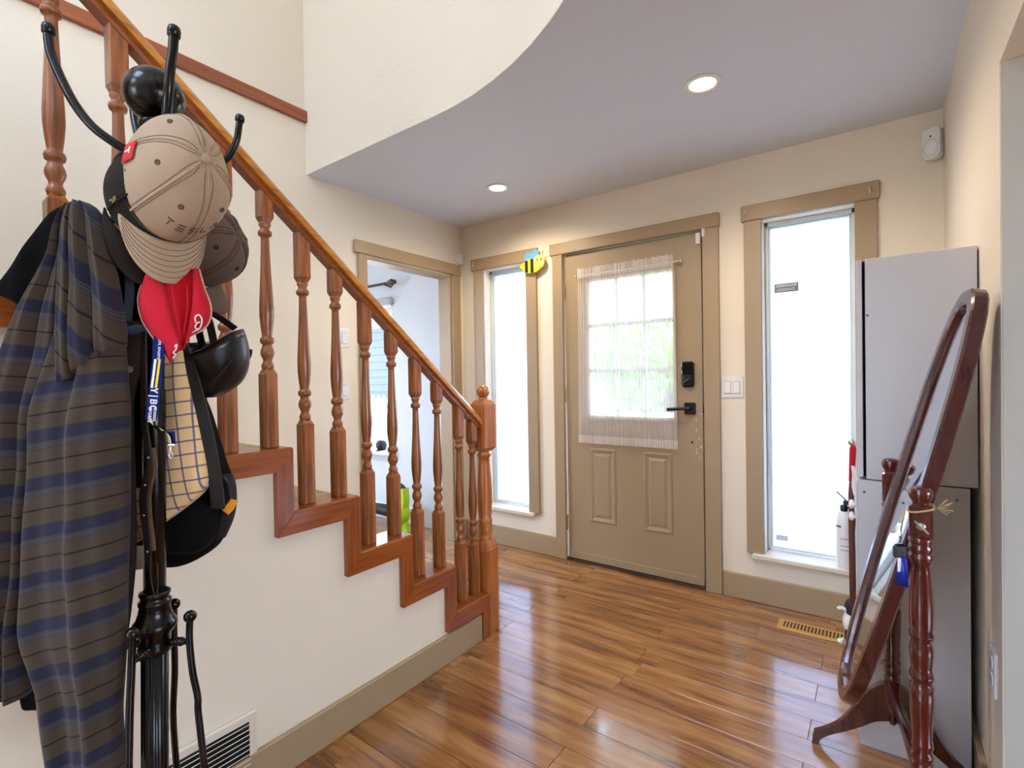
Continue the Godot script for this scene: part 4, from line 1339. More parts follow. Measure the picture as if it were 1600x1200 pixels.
func build_fittings() -> void:
	# brass floor register
	var v := thing("floor_vent", "brass slotted floor vent in front of the right window", "floor vent", Vector3(-0.25, 0, 0.2))
	part("plate", bx(Vector3(-0.152, 0, -0.055), Vector3(0.152, 0.005, 0.055), 0.002), mats["brass_vent"], v)
	for k in 18:
		for j in 3:
			part("slot", bx(Vector3(-0.128 + k * 0.0145, 0.0046, -0.031 + j * 0.021), Vector3(-0.1205 + k * 0.0145, 0.0054, -0.014 + j * 0.021)), mats["dark_gap"], v)
	# low grille in the wall under the stairs
	var w := thing("wall_vent", "white return air grille low on the wall under the stairs", "wall vent", Vector3(-1.51, 0.16, 2.35))
	part("frame", bx(Vector3(0, -0.095, -0.165), Vector3(0.012, 0.088, 0.165), 0.004), mats["cream_trim"], w)
	part("duct_opening", bx(Vector3(0.011, -0.07, -0.14), Vector3(0.0128, 0.064, 0.14)), mats["dark_gap"], w)
	for k in 9:
		var q := g()
		q.xf = Transform3D(Basis(Vector3.BACK, 0.6), Vector3(0.014, -0.06 + k * 0.0145, 0))
		q.box(Vector3.ZERO, Vector3(0.012, 0.002, 0.28))
		part("louvre", q, mats["cream_trim"], w)
	var o := thing("outlet", "white wall outlet low on the right wall beside the grey-green opening", "outlet", Vector3(0.24, 0.44, 1.165))
	o.rotation.y = -PI / 2
	part("plate", bx(Vector3(-0.036, -0.058, 0), Vector3(0.036, 0.058, 0.006), 0.003), mats["white_plastic"], o)
	for sy in [-0.022, 0.022]:
		var q := g()
		q.xf = Transform3D(Basis(Vector3.RIGHT, PI / 2), Vector3(0, sy, 0.005))
		q.lathe([[0.0, 0.0], [0.017, 0.0], [0.0165, 0.003], [0.0, 0.003]], 18)
		var s := part("socket", q, mats["white_plastic"], o)
		q = g()
		for sx in [-0.006, 0.006]:
			q.box(Vector3(sx, sy + 0.003, 0.0081), Vector3(0.002, 0.008, 0.0006))
		q.box(Vector3(0, sy - 0.008, 0.0081), Vector3(0.004, 0.004, 0.0006))
		part("socket_slot", q, mats["dark_gap"], s)
	# fire extinguisher on the right window's sill
	var f := thing("fire_extinguisher", "white fire extinguisher with black head on the right window sill", "fire extinguisher", Vector3(-0.139, 0.262, -0.015))
	var q := g()
	q.lathe([[0.0, 0.0], [0.030, 0.0], [0.034, 0.006], [0.035, 0.02], [0.035, 0.215], [0.033, 0.24], [0.026, 0.262], [0.014, 0.276], [0.012, 0.285], [0.0, 0.285]], 24)
	part("cylinder", q, mats["white_plastic"], f)
	q = g()
	q.lathe([[0.013, 0.275], [0.017, 0.278], [0.017, 0.300], [0.012, 0.306], [0.0, 0.306]], 14)
	q.box(Vector3(0.012, 0.318, 0), Vector3(0.03, 0.022, 0.022), 0.004)
	part("valve", q, mats["black_plastic"], f)
	q = g()
	q.strap([Vector3(0.012, 0.326, 0), Vector3(-0.005, 0.345, 0), Vector3(-0.03, 0.368, 0)], Vector3(0, 0, 1), 0.018, 0.004)
	q.strap([Vector3(0.012, 0.316, 0), Vector3(0.034, 0.30, 0), Vector3(0.04, 0.262, 0)], Vector3(0, 0, 1), 0.018, 0.004)
	part("squeeze_handle", q, mats["black_plastic"], f)
	q = g()
	q.tube(curve([Vector3(0.018, 0.30, 0.008), Vector3(0.036, 0.285, 0.014), Vector3(0.041, 0.24, 0.012), Vector3(0.038, 0.18, 0.01)], 5), 0.007, 8)
	part("hose", q, mats["black_plastic"], f)
	q = g()
	q.xf = Transform3D(Basis(Vector3.RIGHT, PI / 2), Vector3(-0.028, 0.318, 0.0))
	for k in 20:
		pass
	var ring := []
	for k in 25:
		ring.append(Vector3(-0.032 + 0.022 * cos(k * TAU / 24), 0.0, 0.016 * sin(k * TAU / 24)))
	q.tube(ring, 0.0016, 6)
	part("pin_ring", q, mats["steel"], f)
	for e in [[0.20, 0.208], [0.145, 0.1475], [0.11, 0.1125], [0.09, 0.0925]]:
		var band := g()
		var rows := []
		for y in [e[0], e[1]]:
			var row := PackedVector3Array()
			for k in 11:
				var a: float = lerpf(0.35, 2.0 if e[0] < 0.2 else 2.6, k / 10.0) if e[0] < 0.2 else lerpf(1.9, 2.7, k / 10.0)
				row.append(Vector3(cos(a) * 0.0351, y, sin(a) * 0.0351))
			rows.append(row)
		band.sheet(rows, 0.0006)
		part("label_print", band, mats["black_plastic"] if e[0] > 0.19 else mats["grey_strap"], f)


func build_cabinet() -> void:
	var m: Material = mats["cabinet_white"]
	var c := thing("shoe_cabinet", "tall white flat-panelled cabinet in two stacked units against the right wall", "cabinet")
	part("upper_body", bx(Vector3(-0.032, 0.872, 0.25), Vector3(0.236, 1.581, 0.95), 0.0015), m, c)
	part("upper_door", bx(Vector3(-0.056, 0.878, 0.252), Vector3(-0.040, 1.580, 0.949), 0.0015), m, c)
	part("lower_body", bx(Vector3(-0.056, 0.0, 0.28), Vector3(0.218, 0.868, 0.95), 0.0015), m, c)
	part("lower_door", bx(Vector3(-0.060, 0.14, 0.29), Vector3(-0.0565, 0.86, 0.94), 0.001), m, c)
	part("gap_shadow_strip", bx(Vector3(-0.040, 0.878, 0.26), Vector3(-0.032, 1.578, 0.925)), mats["dark_gap"], c)
	for e in [Vector3(-0.026, 1.40, 0.95), Vector3(-0.038, 0.83, 0.95), Vector3(0.188, 0.832, 0.95)]:
		var q := g()
		q.ball(e, Vector3(0.004, 0.004, 0.0015), 10, 6)
		part("screw_cap", q, mats["grey_strap"], c)
	# white round knobs on the lower doors, seen edge-on
	for y in [0.775, 0.735]:
		var q := g()
		q.xf = Transform3D(Basis(Vector3.BACK, PI / 2), Vector3(-0.058, y, 0.90))
		q.lathe([[0.0, 0.0], [0.007, 0.0], [0.007, 0.008], [0.015, 0.012], [0.016, 0.018], [0.012, 0.023], [0.0, 0.025]], 14)
		part("knob", q, mats["white_plastic"], c)
	# a slim stick hanging by its loop in front of the cabinet doors
	var s := thing("shoe_horn", "long brown wooden shoehorn with a red handle hanging against the white cabinet's doors", "shoehorn", Vector3(-0.074, 0.0, 0.86))
	var q := g()
	q.tube([Vector3(0, 0.415, 0), Vector3(-0.0005, 0.43, 0), Vector3(-0.001, 0.60, 0), Vector3(-0.003, 0.80, 0), Vector3(-0.001, 0.85, 0)], [0.006, 0.0095, 0.0095, 0.0085, 0.007], 12)
	part("shaft", q, mat("stick_brown", Color(0.34, 0.16, 0.10), 0.45), s)
	q = g()
	q.tube([Vector3(-0.001, 0.845, 0), Vector3(0.001, 0.90, 0), Vector3(0.003, 0.955, 0), Vector3(0.004, 0.968, 0)], [0.0085, 0.0095, 0.010, 0.007], 12)
	part("grip", q, mats["red_cloth"], s, "red handle")
	q = g()
	q.ball(Vector3(0.0, 0.978, 0), Vector3(0.011, 0.012, 0.010), 10, 8)
	q.tube([Vector3(0.004, 0.975, 0), Vector3(0.016, 0.972, 0)], 0.003, 6)
	part("hanging_ring", q, mats["steel"], s)
	q = g()
	q.strap(curve([Vector3(0.003, 0.90, 0.012), Vector3(0.006, 0.87, 0.013), Vector3(0.004, 0.835, 0.013), Vector3(0.009, 0.80, 0.012)], 4), Vector3(1, 0, 0.2), 0.010, 0.002)
	part("tag", q, mats["white_cloth"], s, "small white tag")
	# pair of gloves stuffed on a low rack
	var gl := thing("gloves", "black and white gloves hanging low on the cabinet's doors beside the tilted mirror", "gloves", Vector3(-0.058, 0.0, 0.80))
	q = g()
	q.ball(Vector3(-0.022, 0.385, 0), Vector3(0.022, 0.032, 0.04), 16, 12)
	part("cuff", q, mat("glove_navy", Color(0.09, 0.10, 0.16), 0.8), gl)
	q = g()
	q.ball(Vector3(-0.026, 0.338, 0.01), Vector3(0.024, 0.040, 0.036), 16, 12)
	q.tube(curve([Vector3(-0.03, 0.375, 0.02), Vector3(-0.05, 0.388, 0.026), Vector3(-0.062, 0.382, 0.026)], 4), 0.006, 8)
	part("palm", q, mats["white_cloth"], gl)
	q = g()
	for k in 4:
		q.tube(curve([Vector3(-0.018 - 0.004 * k, 0.325, -0.02 + k * 0.017), Vector3(-0.024 - 0.003 * k, 0.29, -0.02 + k * 0.017), Vector3(-0.02, 0.245 + 0.006 * absf(k - 1.5), -0.018 + k * 0.016)], 4), 0.0085, 8)
	part("fingers", q, mats["foam_grey"], gl)


func build_mirror() -> void:
	var mg: Material = mats["mahogany"]
	var md: Material = mats["mahogany_dark"]
	var mr := thing("cheval_mirror", "tilted oval cheval mirror on dark red turned wooden posts", "mirror")
	var A := Vector3(0.030, 0, 1.02)
	var B := Vector3(0.0775, 0, 1.45)
	var post := [[0.0, 0.136], [0.008, 0.138], [0.013, 0.148], [0.010, 0.160], [0.016, 0.170], [0.020, 0.182], [0.023, 0.20], [0.023, 0.285], [0.020, 0.292], [0.024, 0.300], [0.0245, 0.310], [0.020, 0.318], [0.0245, 0.326], [0.0245, 0.336], [0.020, 0.344], [0.024, 0.352], [0.023, 0.362], [0.021, 0.372], [0.0245, 0.42], [0.0265, 0.46], [0.0255, 0.495], [0.021, 0.502], [0.0245, 0.506], [0.0268, 0.513], [0.0262, 0.521], [0.0225, 0.530], [0.0232, 0.54], [0.0262, 0.565], [0.0262, 0.578], [0.023, 0.592], [0.022, 0.60], [0.0265, 0.606], [0.0272, 0.614], [0.024, 0.622], [0.0262, 0.64], [0.0265, 0.67], [0.0245, 0.71], [0.021, 0.75], [0.0195, 0.772], [0.0235, 0.778], [0.027, 0.788], [0.0265, 0.796], [0.0225, 0.801], [0.0262, 0.806], [0.0265, 0.815], [0.0225, 0.820], [0.0255, 0.825], [0.026, 0.832], [0.023, 0.838]]
	for e in [A, B]:
		var q := g()
		q.lathe(post.map(func(v): return [v[0] * 0.88, v[1]]), 24, e)
		q.xf = Transform3D(Basis(), e)
		q.box(Vector3(0, 0.874, 0), Vector3(0.043, 0.080, 0.043), 0.006)
		q.box(Vector3(0, 0.243, 0), Vector3(0.040, 0.08, 0.040), 0.004)
		q.lathe([[0.018, 0.908], [0.0155, 0.914], [0.017, 0.920], [0.021, 0.926], [0.0232, 0.935], [0.022, 0.945], [0.018, 0.951], [0.008, 0.954], [0.0, 0.9545]], 24)
		part("post", q, mg, mr)
		# two curved feet at right angles to the mirror
		for s in [-1.0, 1.0]:
			var q2 := g()
			var top := curve([Vector2(0.012, 0.262), Vector2(0.036, 0.257), Vector2(0.075, 0.225), Vector2(0.12, 0.165), Vector2(0.17, 0.10), Vector2(0.22, 0.060), Vector2(0.262, 0.036)], 4)
			var low := curve([Vector2(0.245, 0.0), Vector2(0.235, 0.022), Vector2(0.20, 0.048), Vector2(0.15, 0.075), Vector2(0.10, 0.105), Vector2(0.055, 0.135), Vector2(0.012, 0.150)], 4)
			var poly := PackedVector2Array()
			for v in top:
				poly.append(Vector2(v.x * s * 0.8, v.y))
			poly.append(Vector2(0.268 * s * 0.8, 0.0))
			for v in low:
				poly.append(Vector2(v.x * s * 0.8, v.y))
			q2.prism(poly, e + Vector3(0, 0, -0.013), Vector3(1, 0, 0), Vector3(0, 1, 0), 0.026)
			part("foot", q2, md, mr)
	var sb := g()
	sb.tube([A + Vector3(0.0, 0.262, 0.012), B + Vector3(0.0, 0.262, -0.012)], 1.0, 4, [Vector2(-0.010, -0.018), Vector2(0.010, -0.018), Vector2(0.010, 0.018), Vector2(-0.010, 0.018)])
	part("stretcher", sb, md, mr)
	# swinging oval
	var W := (B - A).normalized()
	var V := Vector3(0.281, 1.122, 0.0).normalized()
	var N := W.cross(V).normalized()
	if N.x > 0.0:
		N = -N
	var C := Vector3(0.0555, 0.859, 1.235)
	var outline := func(ins: float) -> Array:
		var pts := []
		for i in 72:
			var a := TAU * i / 72
			var c := cos(a)
			var s := sin(a)
			var hw := 0.176 - ins
			var hv := 0.578 - ins
			var x := signf(c) * pow(absf(c), 0.74) * hw
			var y := signf(s) * pow(absf(s), 0.80) * hv
			pts.append(Vector2(x, y))
		return pts
	var ringat := func(ins: float, n: float) -> PackedVector3Array:
		var r := PackedVector3Array()
		for p in outline.call(ins):
			r.append(C + W * p.x + V * p.y + N * n)
		return r
	var q := g()
	q.loft([ringat.call(0.004, -0.018), ringat.call(0.0, -0.014), ringat.call(0.0, 0.010), ringat.call(0.005, 0.0145), ringat.call(0.033, 0.0145), ringat.call(0.040, 0.010), ringat.call(0.043, 0.002), ringat.call(0.043, -0.018), ringat.call(0.004, -0.018)], [], false, false)
	var fr := part("mirror_frame", q, md, mr)
	q = g()
	q.loft([ringat.call(0.041, -0.004), ringat.call(0.041, 0.001)], [], true, false)
	part("mirror_glass", q, mats["mirror_glass"], fr, "silvered glass")
	q = g()
	q.loft([ringat.call(0.041, -0.016), ringat.call(0.041, -0.006)], [], true, false)
	part("back_board", q, md, fr)
	for e in [[A, 1.0], [B, -1.0]]:
		q = g()
		q.tube([Vector3(e[0].x, 0.862, e[0].z) + W * 0.0245 * e[1], C + W * -0.17 * e[1]], 0.005, 8)
		part("pivot", q, mats["steel"], mr)
	# wing nut on the near post
	q = g()
	q.xf = Transform3D(Basis(Vector3.BACK, 0.75), B + Vector3(0, 0.866, 0.0215))
	q.ball(Vector3(0, 0, 0.003), Vector3(0.009, 0.009, 0.006), 12, 8)
	q.box(Vector3(0, 0, 0.011), Vector3(0.004, 0.036, 0.013), 0.0018)
	part("wing_nut", q, mats["steel"], mr)
	q = g()
	q.xf = Transform3D(Basis(W, N.cross(W) * -1.0, N), C + V * -0.49 + W * -0.15 + N * 0.016)
	q.box(Vector3.ZERO, Vector3(0.012, 0.02, 0.012), 0.004)
	q.ball(Vector3(-0.008, 0.006, 0.004), Vector3(0.012, 0.007, 0.007), 12, 8)
	part("glass_clip", q, mats["aluminium"], fr, "small metal clip")
	# keys tied to the near post
	var k := thing("key_ring", "car key and blue tag hanging by twine from the mirror's near post", "keys", B)
	var tw := mat("twine", Color(0.72, 0.62, 0.42), 0.9)
	q = g()
	var loop := []
	for i in 29:
		var a := TAU * i / 28.0
		var w := pow(pow(absf(cos(a)), 4.0) + pow(absf(sin(a)), 4.0), -0.25)
		loop.append(Vector3(cos(a) * 0.0235 * w, 0.903 + 0.008 * cos(a + 0.4), sin(a) * 0.0235 * w))
	q.tube(loop, 0.0022, 8)
	q.tube(curve([Vector3(-0.029, 0.895, 0.014), Vector3(-0.034, 0.87, 0.018), Vector3(-0.037, 0.845, 0.02)], 4), 0.002, 8)
	for i in 7:
		q.tube([Vector3(0.029, 0.908, 0.012), Vector3(0.045 + 0.005 * (i % 3), 0.895 + 0.006 * i, 0.008 + 0.004 * (i % 4))], 0.0012, 5)
	part("twine", q, tw, k)
	q = g()
	q.tube([Vector3(-0.037, 0.85, 0.02), Vector3(-0.036, 0.832, 0.02), Vector3(-0.0395, 0.838, 0.021), Vector3(-0.038, 0.822, 0.02)], 0.0022, 8)
	part("chain", q, mats["steel"], k)
	q = g()
	q.xf = Transform3D(Basis(Vector3.UP, 0.6), Vector3(-0.039, 0.803, 0.022))
	q.box(Vector3.ZERO, Vector3(0.031, 0.032, 0.011), 0.005)
	part("key_head", q, mats["black_plastic"], k, "black plastic key head")
	q = g()
	q.xf = Transform3D(Basis(Vector3.UP, 0.6), Vector3(-0.04, 0.772, 0.022))
	q.box(Vector3.ZERO, Vector3(0.008, 0.036, 0.002), 0.0006)
	part("key_blade", q, mats["steel"], k)
	q = g()
	q.sheet([PackedVector3Array([Vector3(-0.042, 0.795, 0.016), Vector3(-0.027, 0.793, 0.022)]), PackedVector3Array([Vector3(-0.045, 0.76, 0.018), Vector3(-0.026, 0.757, 0.026)]), PackedVector3Array([Vector3(-0.049, 0.725, 0.018), Vector3(-0.025, 0.722, 0.028)])], 0.004)
	part("tag", q, mat("tag_blue", Color(0.05, 0.14, 0.62), 0.35), k, "blue plastic tag")


# ================= coat rack and what hangs on it =================
# own axes: x along the wall of hooks, y up, z into the room; the foot of the rack is the origin
var rack_xf := Transform3D(Basis(Vector3(0.80977, 0, -0.58676), Vector3.UP, Vector3(0.58676, 0, 0.80977)), Vector3(-1.125, 0, 2.555))


func hung(called: String, label: String, category: String, group := "") -> Node3D:
	var o := thing(called, label, category, Vector3.ZERO, group)
	o.transform = rack_xf
	return o


func rack_axis(y: float) -> Vector3:
	return Vector3(-0.0282 + 0.0238 * y, y, 0)


func build_coat_rack() -> void:
	var bm: Material = mats["black_metal"]
	var o := hung("coat_rack", "black metal coat rack with a ball top and curled hooks", "coat rack")
	var tilt := Basis(Vector3.BACK, -0.0238)
	var axis := Transform3D(tilt, rack_axis(0.0))
	# shaft: fluted below the collar, plain above
	var q := g()
	q.xf = axis
	var rings := []
	for y in [0.05, 0.72]:
		var r := PackedVector3Array()
		for i in 48:
			var a := TAU * i / 48
			var rr := 0.0225 - 0.0022 * maxf(0.0, sin(a * 10.0))
			r.append(Vector3(cos(a) * rr, y, sin(a) * rr))
		rings.append(r)
	q.loft(rings)
	part("fluted_shaft", q, bm, o)
	q = g()
	q.xf = axis
	q.lathe([[0.0, 0.70], [0.0185, 0.70], [0.0185, 1.20], [0.0165, 1.21], [0.0165, 1.70], [0.024, 1.705], [0.026, 1.712], [0.018, 1.722], [0.012, 1.73]], 24)
	part("pole", q, bm, o)
	q = g()
	q.xf = axis
	q.lathe([[0.022, 0.700], [0.027, 0.702], [0.0285, 0.712], [0.026, 0.72], [0.027, 0.735], [0.034, 0.745], [0.038, 0.752], [0.036, 0.760], [0.0315, 0.765], [0.027, 0.78], [0.0255, 0.792], [0.0275, 0.796], [0.0275, 0.801], [0.024, 0.804], [0.024, 0.810], [0.026, 0.813], [0.026, 0.818], [0.019, 0.821]], 28)
	part("collar", q, bm, o)
	q = g()
	q.xf = axis
	q.lathe([[0.0, 0.0], [0.075, 0.0], [0.08, 0.008], [0.07, 0.016], [0.04, 0.024], [0.028, 0.04], [0.024, 0.06], [0.0, 0.06]], 28)
	part("foot_plate", q, bm, o)
	q = g()
	var bc := Vector3(0.0138, 1.7663, 0)
	q.ball(bc, Vector3(0.0505, 0.0505, 0.0505), 36, 24)
	part("ball_top", q, bm, o)
	# upper hooks, knobbed at the end
	var hooks := [
		[Vector3(0.0112, 1.619, 0.01), Vector3(-0.0106, 1.6442, 0.03), Vector3(-0.0339, 1.66, 0.045), Vector3(-0.0622, 1.6844, 0.055), Vector3(-0.0891, 1.7234, 0.06), Vector3(-0.1129, 1.7715, 0.06), Vector3(-0.1268, 1.8092, 0.06), Vector3(-0.1307, 1.8354, 0.06), Vector3(-0.1301, 1.8558, 0.06)],
		[Vector3(0.0375, 1.6216, 0.02), Vector3(0.0661, 1.6514, 0.05), Vector3(0.0862, 1.6788, 0.075), Vector3(0.1006, 1.715, 0.09), Vector3(0.1083, 1.7558, 0.095), Vector3(0.1136, 1.7906, 0.095), Vector3(0.1166, 1.8233, 0.095)],
		[Vector3(0.006, 1.6293, -0.015), Vector3(0.0543, 1.6432, -0.045), Vector3(0.0906, 1.6578, -0.06), Vector3(0.1168, 1.6776, -0.065), Vector3(0.1332, 1.7072, -0.065), Vector3(0.139, 1.7356, -0.065), Vector3(0.1421, 1.7563, -0.065)],
		[Vector3(-0.005, 1.6315, -0.02), Vector3(-0.0587, 1.6892, -0.07), Vector3(-0.0938, 1.75, -0.1), Vector3(-0.1118, 1.8051, -0.115), Vector3(-0.1135, 1.8458, -0.115), Vector3(-0.1128, 1.8729, -0.115)]]
	for k in 4:
		q = g()
		var pts := curve(hooks[k], 6)
		q.tube(pts, 0.0078 if k != 2 else 0.0066, 12)
		var tip: Vector3 = pts[-1]
		var up: Vector3 = (pts[-1] - pts[-4]).normalized()
		q.xf = Transform3D(Basis(Quaternion(Vector3.UP, up)), tip)
		q.lathe([[0.0075, -0.012], [0.010, -0.010], [0.0105, 0.0], [0.009, 0.006], [0.005, 0.009], [0.0, 0.0095]] if k != 2 else [[0.006, -0.010], [0.0088, -0.007], [0.009, 0.0], [0.007, 0.005], [0.0, 0.007]], 14)
		part("hook", q, bm, o)
	# lower side hooks lower on the collar for more coats
	q = g()
	q.tube(curve([Vector3(0.0071, 1.5452, 0), Vector3(-0.0271, 1.5273, 0.02), Vector3(-0.0595, 1.5229, 0.032), Vector3(-0.0748, 1.5258, 0.042), Vector3(-0.0842, 1.5317, 0.046), Vector3(-0.091, 1.5399, 0.046)], 5), 0.0066, 10)
	part("hook", q, bm, o)
	# four leg rods joined to the collar by short arms
	var legs := [
		[[Vector3(0.0035, 0.7734, 0.075), Vector3(0.0012, 0.7276, 0.075), Vector3(0.0013, 0.6732, 0.08), Vector3(0.0014, 0.616, 0.085)], [Vector3(-0.0017, 0.7187, 0.02), Vector3(0.001, 0.7206, 0.05), Vector3(0.0034, 0.7229, 0.075)]],
		[[Vector3(-0.0197, 0.7613, -0.07), Vector3(-0.0212, 0.7, -0.07), Vector3(-0.0252, 0.6171, -0.075), Vector3(-0.0374, 0.4989, -0.085)], [Vector3(-0.0123, 0.7253, -0.02), Vector3(-0.0167, 0.7283, -0.045), Vector3(-0.0205, 0.7293, -0.07)]],
		[[Vector3(0.0582, 0.7679, 0), Vector3(0.0559, 0.722, 0), Vector3(0.0606, 0.6597, 0), Vector3(0.0693, 0.6097, 0), Vector3(0.0717, 0.556, 0)], [Vector3(0.0088, 0.719, 0), Vector3(0.0335, 0.7186, 0), Vector3(0.0558, 0.7195, 0)]],
		[[Vector3(-0.079, 0.7664, 0), Vector3(-0.079, 0.718, 0), Vector3(-0.0841, 0.662, 0), Vector3(-0.0928, 0.6123, 0), Vector3(-0.1016, 0.5588, 0)], [Vector3(-0.0358, 0.716, 0), Vector3(-0.0568, 0.7139, 0), Vector3(-0.0791, 0.7142, 0)]]]
	for e in legs:
		q = g()
		var p: Array = e[0]
		var last: Vector3 = p[-1]
		var out := (last - rack_axis(last.y))
		out.y = 0
		out = out.normalized()
		p.append(Vector3(last.x, 0.30, last.z) + out * 0.03)
		p.append(Vector3(last.x, 0.10, last.z) + out * 0.10)
		p.append(Vector3(last.x, 0.012, last.z) + out * 0.16)
		q.tube(curve(p, 5), 0.0062, 12)
		q.ball(p[0], Vector3(0.0115, 0.0115, 0.0115), 16, 12)
		q.ball(p[-1], Vector3(0.014, 0.012, 0.014), 12, 8)
		var leg := part("leg", q, bm, o)
		q = g()
		var arm: Array = e[1]
		q.tube(arm, 0.0055, 10)
		var mid: Vector3 = arm[1]
		for t in [0.35, 0.5, 0.65]:
			q.ball(arm[0].lerp(arm[2], t), Vector3(0.0085, 0.0085, 0.0085), 12, 8)
		part("leg_arm", q, bm, leg)


# hanging cloth: a closed loft over rows [left x, y, right x, y, depth, half thickness]
func cloth(rows: Array, opts := {}) -> Geo:
	var n: int = opts.get("n", 56)
	var per: int = opts.get("per", 5)
	var amp: float = opts.get("amp", 0.006)
	var k1: float = opts.get("k", 70.0)
	var nf: float = opts.get("nf", 0.0)
	var ph: float = opts.get("ph", 0.0)
	var uvf: Callable = opts.get("uv", func(a: float, y: float) -> Vector2: return Vector2(a, y))
	var lean: float = opts.get("lean", 0.4)
	var fine := []
	for i in rows.size() - 1:
		var r0: Array = rows[maxi(i - 1, 0)]
		var r1: Array = rows[i]
		var r2: Array = rows[i + 1]
		var r3: Array = rows[mini(i + 2, rows.size() - 1)]
		for k in per:
			var t := float(k) / per
			var r := []
			for c in 6:
				r.append(cubic_interpolate(r1[c], r2[c], r0[c], r3[c], t))
			fine.append(r)
	fine.append(rows[-1])
	var rings := []
	var uvs := []
	var total := fine.size()
	for j in total:
		var r: Array = fine[j]
		var ring := PackedVector3Array()
		var uv := []
		var grow := 0.35 + 0.65 * smoothstep(0.0, 0.35, float(j) / total)
		for i in n + 1:
			var a := TAU * i / n
			var c := cos(a)
			var s := sin(a)
			var x := signf(c) * pow(absf(c), 0.85) * 0.5 + 0.5
			var px := lerpf(r[0], r[2], x)
			var py := lerpf(r[1], r[3], x)
			var edge := sqrt(maxf(0.0, 1.0 - pow(2.0 * x - 1.0, 2.0)))
			var fx := TAU * nf * x + ph + 0.5 * sin(py * 7.0 + ph)
			var f: float = amp * (sin(fx) + 0.5 * sin(fx * 2.3 + py * 4.0) + 0.25 * sin(py * 31.0 + px * 20.0)) if nf > 0.0 else amp * grow * (sin(px * k1 + py * lean * 10.0 + ph) + 0.55 * sin(px * k1 * 1.73 - py * 6.0 + ph * 2.1) + 0.3 * sin(py * 31.0 + px * 20.0))
			var pz: float = r[4] + signf(s) * pow(absf(s), 0.62) * r[5] + f * edge
			if i < n:
				ring.append(Vector3(px, py, pz))
			uv.append(uvf.call(px, py))
		rings.append(ring)
		uvs.append(uv)
	var q := g()
	q.loft(rings, uvs)
	return q


func crown_at(d: Dictionary, phi: float, t: float, lift := 0.0) -> Vector3:
	var a := clampf(t, 0.0, 1.0) * PI / 2.0
	var r := pow(maxf(cos(a), 0.0), 0.72)
	var dent: float = d.get("dent", 0.0)
	var k := 1.0 + dent * (0.5 * sin(phi * 2.0 + 1.0) * sin(a * 2.0) + 0.4 * sin(phi * 5.0 + 2.0 + t * 3.0) * sin(a * 2.0))
	var h: float = d.h * pow(sin(a), 0.92)
	var up: float = h * (1.0 + dent * 0.2 * sin(phi * 3.0)) + lift * sin(a)
	var narrow: float = 1.0 - d.get("taper", 0.0) * (0.5 - 0.5 * cos(phi))
	var lean: float = pow(sin(a), 1.5)
	return Vector3(sin(phi) * (d.rx * r * k + lift * cos(a)) * narrow + d.get("shx", 0.0) * lean, up, cos(phi) * (d.rz * r * k + lift * cos(a)) + d.get("shz", 0.0) * lean)


func brim_at(d: Dictionary, u: float, s: float, lift := 0.0) -> Vector3:
	var phi := u * 1.16
	var base := crown_at(d, phi, 0.0)
	var reach: float = d.brim * pow(maxf(cos(u * 1.42), 0.0), 0.55)
	var p := base + Vector3(sin(phi) * 0.014, 0, 1.0) * reach * s
	var bend: float = d.bend
	p.y += -bend * pow(p.x / 0.08, 2.0) - 0.012 * s + lift
	return p.rotated(Vector3.UP, d.get("brim_turn", 0.0))


